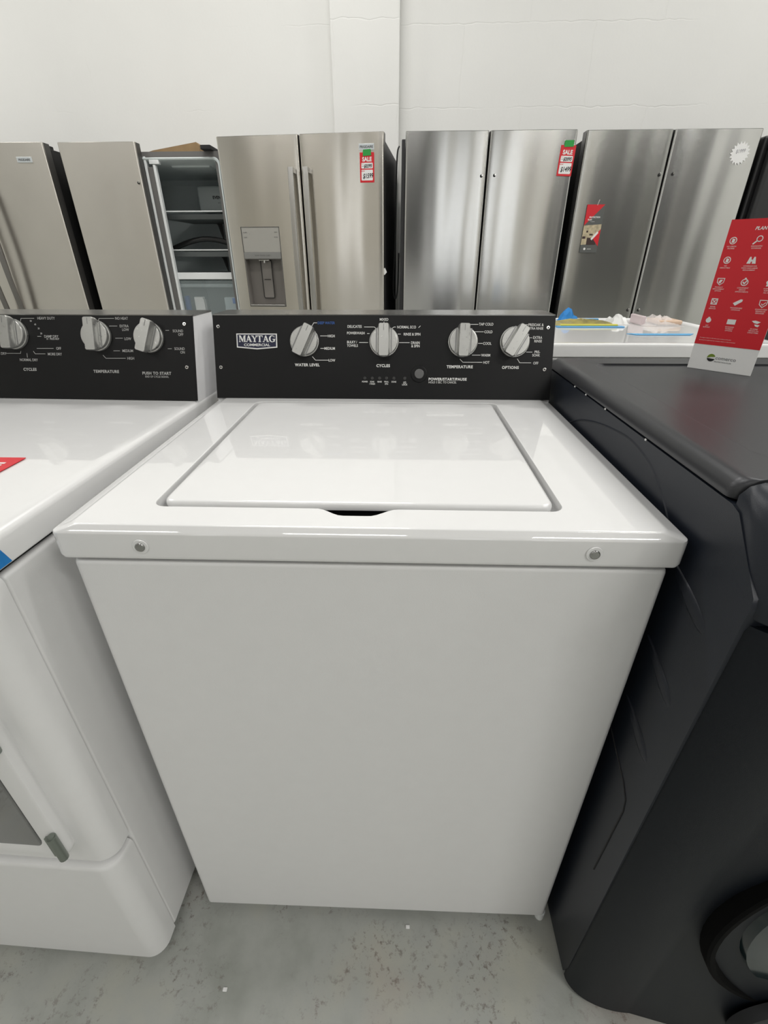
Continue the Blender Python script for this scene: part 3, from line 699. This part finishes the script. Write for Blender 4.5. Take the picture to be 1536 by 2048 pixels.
b = NB(); prism(b, seg(math.radians(190), math.radians(345))+[(lc[0]+.001, lc[1]-.0015)], .0001, .0003, mx=FS); obj('logo_lower', b, inkk, lf, label='black half of the logo')
b = NB(); box(b, .02, .083, 0, .0015, -.03, -.0016, mx=FS); box(b, .02, .083, 0, .05, -.0030, -.0016, mx=FS); obj('stand', b, clearp, lf, label='clear plastic foot behind')

# ------------------------------------------------------------------ white appliance behind
bw = thing('white_laundry_appliance', 'white appliance behind the charcoal machine with wrapping and packets on its top', 'washing machine', (.50, 1.16, 0))
b = NB(); box(b, .004, .768, .006, .72, .02, .885, .008); obj('cabinet', b, enamel_body, bw)
b = NB(); Ls = []
for ins, z in ((.002, .888), (0, .890), (0, .920), (.003, .927), (.010, .930), (.022, .930), (.030, .925), (.05, .9245)):
    Ls.append([Vector((x, y, z)) for x, y in rr(0+ins, .772-ins, 0+ins, .745-ins, [.012, .03, .11, .012] if ins < .03 else [.01, .03, .09, .01], 8, 3)])
loft(b, Ls); obj('top_panel', b, enamel, bw)
for x in (.05, .72):
    for y in (.05, .66):
        b = NB(); cyl(b, (x, y, 0), .016, .021, 12); obj('foot', b, blackrub, bw)
def crumple(nx, ny, x0, x1, y0, y1, z, amp, seed, taper=True):
    rnd = random.Random(seed); b = NB(); g = []
    for j in range(ny+1):
        row = []
        for i in range(nx+1):
            e = math.sin(PI*i/nx)*math.sin(PI*j/ny) if taper else 1
            row.append(b.verts.new((x0+(x1-x0)*i/nx+rnd.uniform(-1, 1)*.2*(x1-x0)/nx, y0+(y1-y0)*j/ny+rnd.uniform(-1, 1)*.2*(y1-y0)/ny, z+.0015+amp*(.35+.65*rnd.random())*max(e, 0)**.5)))
        g.append(row)
    for j in range(ny):
        for i in range(nx): b.faces.new((g[j][i], g[j][i+1], g[j+1][i+1], g[j+1][i]))
    r = bmesh.ops.extrude_face_region(b, geom=list(b.faces)); vs = [v for v in r['geom'] if isinstance(v, bmesh.types.BMVert)]
    for v in vs: v.co.z = z
    return b
ZB = .9248
o = obj('plastic_strap', crumple(7, 5, .745, .825, 1.79, 1.87, ZB, .055, 3), bluetape, angle=20); tag(o, 'crumpled blue plastic clump on the far edge of the white appliance', 'plastic wrap')
bagr = thing('manual_bag', 'flat yellow and olive bag of papers beside the washer console', 'bag', (.69, 1.60, ZB))
o = obj('bag', crumple(10, 7, 0, .245, 0.02, .19, 0, .022, 5), mat('olive_yellow_bag', (0.30, 0.25, 0.05), .35, noise=.5, nscale=25), bagr, angle=20)
b = NB(); box(b, -.02, .25, -.005, .022, .0, .004, .001, 1); obj('blue_edge', b, mat('blue_film', (0.08, 0.32, 0.62), .4), bagr, label='blue front edge')
b = NB(); box(b, .07, .22, .20, .215, .0, .012, .001, 1); obj('blue_edge', b, mat('blue_film', (0.08, 0.32, 0.62), .4), bagr, label='blue rear edge')
b = NB(); box(b, .0, .23, .015, .030, .003, .010, .002, 2); obj('yellow_edge', b, mat('yellow_film', (0.72, 0.62, 0.08), .4), bagr, label='bright yellow edge')
o = obj('plastic_wrap', crumple(6, 6, .925, 1.00, 1.68, 1.80, ZB, .040, 8), mat('white_film', (0.80, 0.80, 0.78), .3, alpha=.8), angle=20); tag(o, 'small crumpled white plastic wrap next to the yellow bag', 'plastic wrap')
pk_ = thing('clear_packet', 'clear plastic packet holding a peach coloured part on the white appliance', 'packet', (1.03, 1.62, ZB))
obj('wrapper', crumple(10, 6, 0, .17, 0.02, .19, 0, .042, 12), clearbag, pk_, angle=25)
b = NB(); box(b, .07, .17, .04, .15, .003, .020, .006); obj('contents', b, mat('peach_plastic', (0.62, 0.45, 0.33), .5), pk_, label='peach coloured contents')
b = NB(); box(b, .0, .018, .04, .15, .001, .036, .004); obj('packet_end', b, mat('mauve_plastic', (0.62, 0.52, 0.53), .3), pk_, label='mauve end piece')
b = NB(); prism(b, [(.872, 1.418), (.895, 1.385), (1.085, 1.385), (1.115, 1.418)], ZB+.0006, ZB+.0022)
tag(obj('blue_strip', b, mat('blue_film2', (0.10, 0.38, 0.68), .4)), 'thin flat blue strip lying near the front edge of the white appliance', 'strip')

# ------------------------------------------------------------------ refrigerators
def door_mesh(w, h, t=.065, bow=.003, hole=None, z0=0.0, r=.010):
    xs = [0, .002, .005, r] + [r+(w-2*r)*k/18 for k in range(1, 18)] + [w-r, w-.005, w-.002, w]
    zs = [z0, z0+.002, z0+h*.3, z0+h*.6, z0+h-.002, z0+h]
    if hole:
        xs = sorted([x for x in xs if min(abs(x-hole[0]), abs(x-hole[1])) > .006]+[hole[0], hole[1]]); zs = sorted(zs+[hole[2], hole[3]])
    def yy(x):
        y = bow*((2*x/w-1)**2)
        e = min(x, w-x)
        if e < r: y += r-math.sqrt(max(r*r-(r-e)**2, 0))
        return y
    b = NB(); g = [[b.verts.new((x, yy(x)+(.002 if j in (0, len(zs)-1) else 0), z)) for x in xs] for j, z in enumerate(zs)]
    for j in range(len(zs)-1):
        for i in range(len(xs)-1):
            if hole and hole[0]-1e-6 <= xs[i] < hole[1]-1e-6 and hole[2]-1e-6 <= zs[j] < hole[3]-1e-6: continue
            b.faces.new((g[j][i], g[j][i+1], g[j+1][i+1], g[j+1][i]))
    def V(x, y, z): return b.verts.new((x, y, z))
    n = len(xs)
    bl = [V(x, t, zs[0]) for x in xs]; tl = [V(x, t, zs[-1]) for x in xs]
    for i in range(n-1):
        f = b.faces.new((g[0][i+1], g[0][i], bl[i], bl[i+1])); f.material_index = 1
        f = b.faces.new((g[-1][i], g[-1][i+1], tl[i+1], tl[i])); f.material_index = 1
    lf_ = [g[j][0] for j in range(len(zs))]; rg = [g[j][-1] for j in range(len(zs))]
    f = b.faces.new([bl[0]]+lf_+[tl[0]]); f.material_index = 1
    f = b.faces.new([bl[-1], tl[-1]]+rg[::-1]); f.material_index = 1
    f = b.faces.new(bl+tl[::-1]); f.material_index = 1
    return b
def handle(x, z0, z1, off=.045, bow=.018, w=.015, t=.008):
    b = NB(); n = 20; Ls = []
    for k in range(n+1):
        q = k/n; y = -off-bow*math.sin(PI*q); z = z0+(z1-z0)*q
        Ls.append([Vector((x+px, y+py, z)) for px, py in rr(-w, w, -t, t, t*.6, 3, 1)])
    loft(b, Ls)
    for z in (z0+.012, z1-.012): box(b, x-w*.8, x+w*.8, -off, .01, z-.012, z+.012, .003, 2)
    return b
def fridge(label, loc, rz, w, h, m, name='refrigerator', cab=None, dside=None, split=.5, hole=None, cabdx=(0.006, 0.006), cabh=None, open_right=False, dh=None, depth=.76):
    f = thing(name, label, 'refrigerator', loc, rz)
    zb = .72; cab = cab or fdark; dside = dside or fdoorside; ch = cabh or h-.02
    if not open_right:
        b = NB(); box(b, cabdx[0], w-cabdx[1], .075, depth, .03, ch, .005, 2); obj('cabinet', b, cab, f)
    ws = w*split
    ld = obj('door', door_mesh(ws-.003, h-zb, hole=hole, z0=zb), [m, dside], f); ld.location = (0, 0, 0)
    rd = None
    if not open_right:
        rd = obj('door', door_mesh(w-ws-.003, h-zb, z0=zb), [m, dside], f); rd.location = (ws+.003, 0, 0)
    dw_ = obj('freezer_drawer', door_mesh(w, zb-.07, z0=.06), [m, dside], f)
    b = NB(); box(b, .02, w-.02, .08, .3, 0, .06); obj('base', b, blackrub, f)
    for x in (.03, w-.09):
        b = NB(); box(b, x, x+.06, .02, .15, ch, ch+.022, .004, 2); obj('hinge_cover', b, blackrub, f)
    return f, ld, rd

# A: stainless with dispenser and handles
aA = math.atan2(2.69-2.775, -.066+1.000)
fA, ldA, rdA = fridge('warm stainless French-door fridge with a water dispenser and two long handles', (-1.000, 2.775, 0), aA, .938, 1.762, steelA, hole=(.080, .312, .905, 1.335))
for x in (-.043, .041):
    hm = handle(.469+x, .80, 1.612); obj('handle', hm, handlem, ldA if x < 0 else rdA, mx=Matrix.Translation((0 if x < 0 else -.472, 0, 0)))
# dispenser set into the hole (child of left door)
b = NB()
x0, x1, z0, z1 = .080, .312, .905, 1.335
for (a, c, e, f_) in ((x0, x1, z1-.130, z1), ):
    box(b, a+.001, c-.001, .0005, .01, e, f_-.001, .002, 2)
dp = obj('dispenser', b, disptop, ldA, label='grey dispenser control panel')
b = NB()
box(b, x0+.001, x1-.001, -.004, .012, z1-.165, z1-.130, .002, 2); obj('button_strip', b, mat('dispenser_strip', (.22, .22, .21), .35), dp, label='darker button strip')
b = NB(); zr = z1-.165
box(b, x0, x1, .058, .061, z0, zr); box(b, x0, x0+.003, .001, .06, z0, zr); box(b, x1-.003, x1, .001, .06, z0, zr); box(b, x0, x1, .001, .06, z0, z0+.003); box(b, x0, x1, .004, .06, zr-.003, zr)
obj('dispenser_recess', b, disp, dp, label='dark recess of the dispenser')
b = NB(); box(b, x0+.004, x1-.004, -.006, .03, z0+.003, z0+.012, .003, 2); obj('drip_ledge', b, handlem, dp, label='bright metal ledge')
b = NB(); xm = (x0+x1)/2
P = rr(xm-.034, xm+.034, z0+.045, zr-.006, .010, 4, 2); tube(b, [Vector((x, .042, z)) for x, z in P+[P[0]]], .0022, 6); box(b, xm-.02, xm+.02, .040, .044, z0+.150, z0+.153)
obj('paddle_outline', b, blackrub, dp)
b = NB(); box(b, xm-.033, xm+.033, .044, .056, z0+.046, zr-.01, .004, 2); obj('paddle', b, disp, dp)
b = NB(); box(b, xm-.032, xm+.032, .010, .03, zr-.010, zr-.004, .002, 2); cyl(b, (xm, .02, zr-.022), .006, .014, 12); obj('nozzle', b, chrome, dp)
FDp = frame((0, .0004, 0), (1, 0, 0), (0, 0, 1)); dpr = mat('disp_print', (.12, .12, .12), .5)
for xx, zz, t_, d_ in ((xm, z1-.147, 'WATER   CRUSHED   CUBED', .0048), (.102, 1.308, 'ALARM', .0006), (.102, 1.283, 'LIGHT', .0006), (.130, 1.300, '+', .0006), (.265, 1.300, '-', .0006), (.290, 1.308, 'TEMP', .0006), (.290, 1.283, 'FILTER', .0006)):
    b = NB(); text(b, t_, xx, zz, .006, 'CENTER', d_, 0, .9, FDp); obj('dispenser_lettering', b, dpr, dp, wn=False)
b = NB(); line(b, [(x0-.001, z0), (x1+.001, z0), (x1+.001, z1), (x0-.001, z1), (x0-.001, z0)], .003, .0006, mx=FDp); obj('dispenser_bezel', b, mat('bezel_dark', (.08, .08, .075), .4), dp)

def badge(parent, x0, x1, z0, z1, s='FRIGIDAIRE', y=-.0005):
    Fb = frame((0, y+.006, 0), (1, 0, 0), (0, 0, 1))
    b = NB(); box(b, x0, x1, z0, z1, 0, .004+.003, .001, 1, mx=Fb); o = obj('badge', b, mat('badge_silver', (.62, .66, .68), .3, metal=.3), parent, label='pale rectangular maker badge')
    b = NB(); text(b, s, (x0+x1)/2, (z0+z1)/2, (z1-z0)*.40, 'CENTER', .0072, .0003, .92, Fb); obj('badge_lettering', b, inkk, o)
badge(rdA, .802-.472, .885-.472, 1.684, 1.712, y=-.001)
b = NB(); prism(b, [(0, .012), (.012, .022), (.024, -.002), (.008, -.018)], -.001, 0.0, mx=frame((.931, .012, 1.10), (1, -.3, 0), (0, 0, 1)))
obj('torn_film', b, whitecard, rdA, mx=Matrix.Translation((-.472, 0, 0)), label='scrap of torn white film on the edge')

# B
fB, ldB, rdB = fridge('cool stainless French-door fridge without handles and with a SALE tag at upper right', (.050, 2.70, 0), 0, .908, 1.763, steelB, cabdx=(-.02, .02), split=.492)
def post(parent, x, z, off=0.0):
    b = NB(); M = frame((x, -.0005+.002, z), (1, 0, 0), (0, 0, 1)); cyl(b, (0, 0, 0), .0075, .0035, 16, .001, mi=0); cyl(b, (.004, .003, .001), .0055, .006, 12, .001, mi=1)
    obj('handle_stud', b, [blackrub, chrome], parent, mx=M)
post(ldB, .419, 1.566); post(rdB, .490-.450, 1.568)
b = NB(); tube(b, bez([(-.035, .25, 1.74), (-.045, .22, 1.70), (-.05, .21, 1.55), (-.052, .20, 1.30), (-.062, .20, 1.05), (-.060, .20, .97), (-.048, .20, .94), (-.035, .22, 1.0), (-.030, .25, 1.2)], 8), .0045, 8)
obj('power_cord', b, blackrub, fB, label='black power cord hanging beside the fridge')
# C
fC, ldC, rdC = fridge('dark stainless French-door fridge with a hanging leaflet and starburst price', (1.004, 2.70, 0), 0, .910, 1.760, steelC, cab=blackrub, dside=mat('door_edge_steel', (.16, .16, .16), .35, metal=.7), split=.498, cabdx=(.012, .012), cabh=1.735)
rdC.data.materials[0] = steelB  # lighter steel on this door paints in its brighter reflection
post(ldC, .425, 1.565); post(rdC, .495-.456, 1.568); post(ldC, .424, .890); post(rdC, .487-.456, .890)
# D black fridge at the right edge
fD = thing('black_refrigerator', 'black fridge cut off by the right edge, beyond the dark stainless one', 'refrigerator', (1.945, 2.66, 0))
b = NB(); box(b, .0, .76, .065, .74, .03, 1.735, .012); obj('cabinet', b, blackg, fD)
b = NB(); box(b, .02, .76, 0, .06, .62, 1.74, .022, 4); obj('door', b, blackg, fD)
b = NB(); box(b, .02, .76, 0, .06, .06, .61, .018, 4); obj('freezer_drawer', b, blackg, fD)
b = NB(); box(b, .03, .73, .07, .5, 0, .04); obj('base', b, blackrub, fD)
# E left
fE, ldE, rdE = fridge('matte stainless fridge cut off by the left edge with two curved handles', (-2.950, 2.85, 0), 0, .915, 1.760, steelE, cab=blackrub, split=.5, depth=.735)
for x in (-.05, .05):
    hm = handle(.4575+x, .79, 1.60, off=.05, bow=.03, w=.016); obj('handle', hm, mat('handle_dark_steel', (.26, .25, .24), .3, metal=1.0), ldE if x < 0 else rdE, mx=Matrix.Translation((0 if x < 0 else -.4605, 0, 0)))
badge(rdE, .74-.4605, .83-.4605, 1.665, 1.692)
# F with an open right compartment
FW_ = .912
fF, ldF, _ = fridge('stainless fridge with its right compartment open showing white shelves', (-1.949, 2.85, 0), 0, FW_, 1.758, steelE, open_right=True, cabh=1.722)
post(ldF, .43, 1.565)
b = NB(); y0, y1, zt, zb = .070, .74, 1.722, .70
for a in ((.004, .030, y0, y1, .03, zt), (FW_-.030, FW_-.004, y0, y1, .03, zt), (.03, FW_-.03, y0, y1, zt-.035, zt), (.03, FW_-.03, y1-.02, y1, .03, zt-.035), (.03, FW_-.03, y0, y1, .03, zb-.02)):
    box(b, *a)
cab_ = obj('cabinet', b, fgrey, fF)
b = NB(); xi0, xi1, zi0, zi1 = .040, FW_-.010, zb, 1.688
# rounded liner opening, lofted backwards
Ls = []
for ins, y in ((-.006, y0-.004), (-.002, y0-.006), (.004, y0-.004), (.010, y0+.01), (.014, y0+.1), (.03, y1-.06), (.06, y1-.035)):
    Ls.append([Vector((x, y, z)) for x, z in rr(xi0+ins, xi1-ins, zi0+ins, zi1-ins*1.0, .03, 6, 2)])
loft(b, Ls, False, True); obj('liner', b, linerm, fF, label='pale interior liner')
b = NB(); box(b, .470, .503, .069, .098, .74, 1.650, .004, 2); mu_ = obj('mullion', b, fgrey, ldF, label='grey vertical mullion strip')
for a, c, e in ((.454, .469, 1.70), (.504, .520, 1.660)):
    b = NB(); box(b, a, c, .067, .096, .74, e, .003, 2); obj('gasket', b, trimw, ldF, label='white door gasket')
b = NB(); box(b, .485, .545, .066, .096, 1.662, 1.688, .004, 2); obj('mullion_guide', b, trimw, fF, label='white guide block')
def shelf(z, x0=.47, bracket=True):
    b = NB(); box(b, x0, xi1-.015, y0+.05, y1-.08, z-.006, z, .001, 1); s = obj('shelf', b, clearp, fF, label='clear glass shelf')
    b = NB(); box(b, x0, xi1-.012, y0+.045, y0+.052, z-.004, z+.002, .001, 1); obj('shelf_trim', b, trimw, s, label='white front trim')
    b = NB(); box(b, x0, xi1-.015, y0+.12, y1-.10, z-.040, z-.010, .004, 2); obj('shelf_frame', b, mat('shelf_frame_grey', (.16, .175, .175), .35, alpha=.8), s)
    if bracket:
        b = NB(); prism(b, [(y1-.30, z-.01), (y1-.06, z-.01), (y1-.06, z-.14), (y1-.10, z-.10), (y1-.14, z-.05)], .66, .668, mx=frame((0, 0, 0), (0, 1, 0), (0, 0, 1))); obj('shelf_bracket', b, fgrey, s)
shelf(1.432); shelf(1.222)
b = NB(); box(b, .47, xi1-.014, y0+.03, y1-.08, 1.080, 1.088, .001, 1); box(b, .47, xi1-.012, y0+.022, y0+.034, 1.052, 1.092, .002, 1); obj('crisper_cover', b, trimw, fF, label='white crisper cover')
b = NB()
for a in ((.48, xi1-.02, y0+.03, y0+.034, .76, 1.045), (.48, .484, y0+.03, y1-.1, .76, 1.045), (xi1-.024, xi1-.02, y0+.03, y1-.1, .76, 1.045), (.48, xi1-.02, y0+.03, y1-.1, .755, .760)): box(b, *a)
box(b, .50, xi1-.03, y0+.020, y0+.031, 1.005, 1.025, .003, 2)
obj('crisper_drawer', b, clearp, fF, label='clear crisper drawer')
b = NB(); box(b, .60, xi1-.02, .45, y1-.05, 1.45, 1.60, .015, 3); ib = obj('air_duct_box', b, mat('duct_grey', (.5, .55, .55), .4), fF, label='pale box at the back wall')
b = NB(); text(b, 'EVENTEMP', .76, 1.535, .017, 'CENTER', 0.0005, .0008, 1, frame((0, .45, 0), (1, 0, 0), (0, 0, 1))); text(b, 'air cooling', .76, 1.505, .008, 'CENTER', 0.0005, 0, 1, frame((0, .45, 0), (1, 0, 0), (0, 0, 1))); obj('duct_lettering', b, inkk, ib)
b = NB(); box(b, .56, .80, .20, .45, 1.664, 1.684, .006, 2); obj('light_cover', b, linerm, fF)

# loose items in / on fridge F
b = NB(); pts = []
for k in range(17):
    t = k/16; pts.append((-1.50+.46*t, 3.12+.03*t, 1.232+.055*math.sin(PI*t)+.0))
tube(b, pts, .016, 10, ry=.012)
tag(obj('loose_door_handle', b, mat('black_gloss_bar', (.02, .02, .02), .2)), 'loose black curved door handle lying on the open fridge shelf', 'door handle')
b = NB(); box(b, -.03, .03, -.02, .02, 0, .10, .002, 1); box(b, .03, .036, -.02, .02, .0, .085)
o = obj('paper_roll', b, whitecard); o.location = (-1.345, 3.02, .842); tag(o, 'white folded papers standing in the clear crisper drawer', 'papers')
for name, x, w, z, c, lab in (('blue_packet', -1.43, .03, .85, (.02, .08, .32), 'dark blue packet at the left in the crisper drawer'), ('parts_packet', -1.12, .10, .842, (.45, .52, .55), 'pale packet with a blue corner in the crisper drawer')):
    b = NB(); box(b, -w/2, w/2, -.02, .02, 0, .10, .008, 2, mi=0)
    if w > .05: box(b, w*.1, w/2, -.023, -.019, .06, .095, mi=1)
    o = obj(name, b, [mat(name, c, .4), mat('blue_patch', (.03, .15, .55), .5)]); o.location = (x, 3.02, z); tag(o, lab, 'packet')
# cardboard carton on fridge F
b = NB(); M = Matrix.Translation((-1.52, 3.02, 1.7225))
prism(b, [(0, 0), (.335, 0), (.335, .045), (.32, .060), (.05, .022), (0, .010)], 0, .28, mx=M @ frame((0, .28, 0), (1, 0, 0), (0, 0, 1)))
tag(obj('cardboard_box', b, cardboard), 'flat brown cardboard box lying on top of the open fridge', 'box')

# ------------------------------------------------------------------ price tags and leaflet on the fridges
def sale_tag(label, M, old, new, group='red SALE price tags'):
    # local: x right, y up, z out; origin at the card's centre bottom
    t = thing('sale_tag', label, 'price tag', M.to_translation())
    t.matrix_world = M
    w, h = .079, .134
    b = NB(); box(b, -w/2, w/2, 0, h, .0005, .0016, .0003, 1); obj('card', b, redcard, t)
    b = NB(); prism(b, rr(-w*.40, w*.40, h*.47, h*.66, .004, 4, 1), .0016, .0019); obj('price_box', b, whitecard, t, label='upper white price box')
    b = NB(); prism(b, rr(-w*.40, w*.40, h*.07, h*.43, .004, 4, 1), .0016, .0019); obj('price_box', b, whitecard, t, label='lower white price box')
    b = NB(); text(b, 'SALE', 0, h*.78, .0190, 'CENTER', .0019, .0010, .93); obj('sale_lettering', b, inkw, t)
    b = NB(); text(b, 'NOW', -w*.30, h*.385, .0050, 'CENTER', .0020, .0002, 1.2); text(b, 'WAS', -w*.32, h*.62, .0035, 'CENTER', .0020, 0, 1.2); obj('small_lettering', b, redcard, t)
    b = NB(); text(b, old, .004, h*.56, .0155, 'CENTER', .0020, .0006, .8, shear=.25, rot=.03); line(b, [(-.028, h*.545), (.028, h*.575)], .0014, .0020); obj('handwritten_price', b, inkk, t, label='crossed-out old price', wn=False); b = NB()
    text(b, new, .004, h*.23, .0215, 'CENTER', .0020, .0007, .75, shear=.2, rot=.05); obj('handwritten_price', b, inkk, t, label='large handwritten price', wn=False)
    return t
def tape(t, x0, x1, y0, y1):
    b = NB(); prism(b, [(x0, y0), (x1, y0+.002), (x1-.003, y1), (x0+.001, y1-.002)], .0022, .0030); obj('green_tape', b, greentape, t, label='piece of green tape')
Mz = lambda x, y, z, r=0, rz=0: Matrix.Translation((x, y, z)) @ Matrix.Rotation(rz, 4, 'Z') @ frame((0, 0, 0), (1, 0, 0), (0, 0, 1)) @ Matrix.Rotation(r, 4, 'Z')
t = sale_tag('red SALE tag priced $1599 on the warm stainless fridge', Mz(-.158, 2.6990, 1.540, 0, aA), '$2295', '$1599'); tape(t, -.022, .024, .118, .148)
t = sale_tag('red SALE tag priced $1499 on the cool stainless fridge', Mz(.9150, 2.7000, 1.5625, -.03), '$2095', '$1499'); tape(t, -.024, .026, .126, .156)
t = sale_tag('red SALE tag lying flat on top of the white dryer', Matrix.Translation((-.5435, .052, .9183)), '$695', '$549')
# hanging protection plan leaflet on C
hl = thing('hanging_leaflet', 'narrow protection plan leaflet hanging on the dark stainless fridge', 'leaflet', (0, 0, 0)); hl.matrix_world = Mz(1.120, 2.6975, 1.197, 0)
grc = mat('grey_card', (.10, .105, .10), .4)
w, h = .098, .235
b = NB(); box(b, -w/2, w/2, 0, h, 0, .0014, .0003, 1); obj('card', b, grc, hl, label='dark grey card')
b = NB(); prism(b, [(-w/2, h), (w/2, h), (-w/2, h*.575)], .0014, .0017); obj('red_triangle', b, redcard, hl, label='large red triangle at the top')
b = NB(); prism(b, [(w/2, h*.50), (w/2, h*.14), (w*.12, h*.31)], .0018, .0021); obj('red_triangle', b, redcard, hl, label='small red triangle at the right')
b = NB(); prism(b, [(-w/2, h*.575), (w/2, h*.60), (w/2, h*.20), (-w/2, h*.17)], .0014, .0016); ph = obj('kitchen_picture', b, mat('beige_picture', (.52, .44, .29), .5, noise=.35, nscale=60), hl, label='beige kitchen picture')
b = NB(); box(b, -w*.20, w*.35, h*.17, h*.32, .0016, .0018); box(b, -w*.48, -w*.3, h*.30, h*.35, .0016, .0018); box(b, -w*.3, -w*.2, h*.43, h*.47, .0016, .0018); box(b, -w*.1, w*.1, h*.37, h*.40, .0016, .0018); obj('dark_furniture', b, mat('dark_brown_print', (.04, .02, .018), .5), ph)
b = NB(); text(b, 'PROTECTION', .003, h*.745, .0078, 'CENTER', .0020, .0003, .9); text(b, 'PLAN', -w*.22, h*.695, .0075, 'CENTER', .0020, .0003, .9); text(b, 'comerco', w*.02, h*.085, .0050, 'CENTER', .0020, .0001, .9)
cyl(b, (-w*.24, h*.085, .0016), .0062, .0004, 16); line(b, [(w*.08, h*.30), (w*.33, h*.42)], .011, .0021)
text(b, 'for appliances', -w*.05, h*.655, .0035, 'CENTER', .0020, 0, .9); obj('leaflet_lettering', b, inkw, hl)
b = NB(); tube(b, [Vector(p) for p in ((.006, h-.004, .002), (.010, h+.010, .003), (.014, h+.022, .001))], .0012, 6); obj('hook', b, mat('clear_hook', (.7, .6, .6), .3), hl, label='clear plastic hook')
# starburst
b = NB(); P = []
for k in range(36):
    a = 2*PI*k/36; r = .052 if k % 2 == 0 else .040; P.append((r*math.cos(a), r*math.sin(a)))
prism(b, P, 0, .0012)
sb_ = thing('starburst_price', 'white starburst price sticker at upper right of the dark stainless fridge', 'price tag'); sb_.matrix_world = Mz(1.822, 2.6992, 1.655)
obj('card', b, whitecard, sb_)
b = NB(); text(b, '$1999', 0, .010, .016, 'CENTER', .0014, .0002, .85, rot=.1, shear=.2); obj('handwritten_price', b, mat('pencil_grey', (.3, .3, .32), .6), sb_)

# small white chips on the floor
for x, y, lab in ((-.267, -.113, 'tiny white chip on the concrete floor at lower left'), (.068, -.012, 'tiny white chip on the floor just under the washer front')):
    b = NB(); box(b, x-.004, x+.004, y-.003, y+.003, 0, .003, .0008, 1); tag(obj('debris_chip', b, whitecard), lab, 'debris')
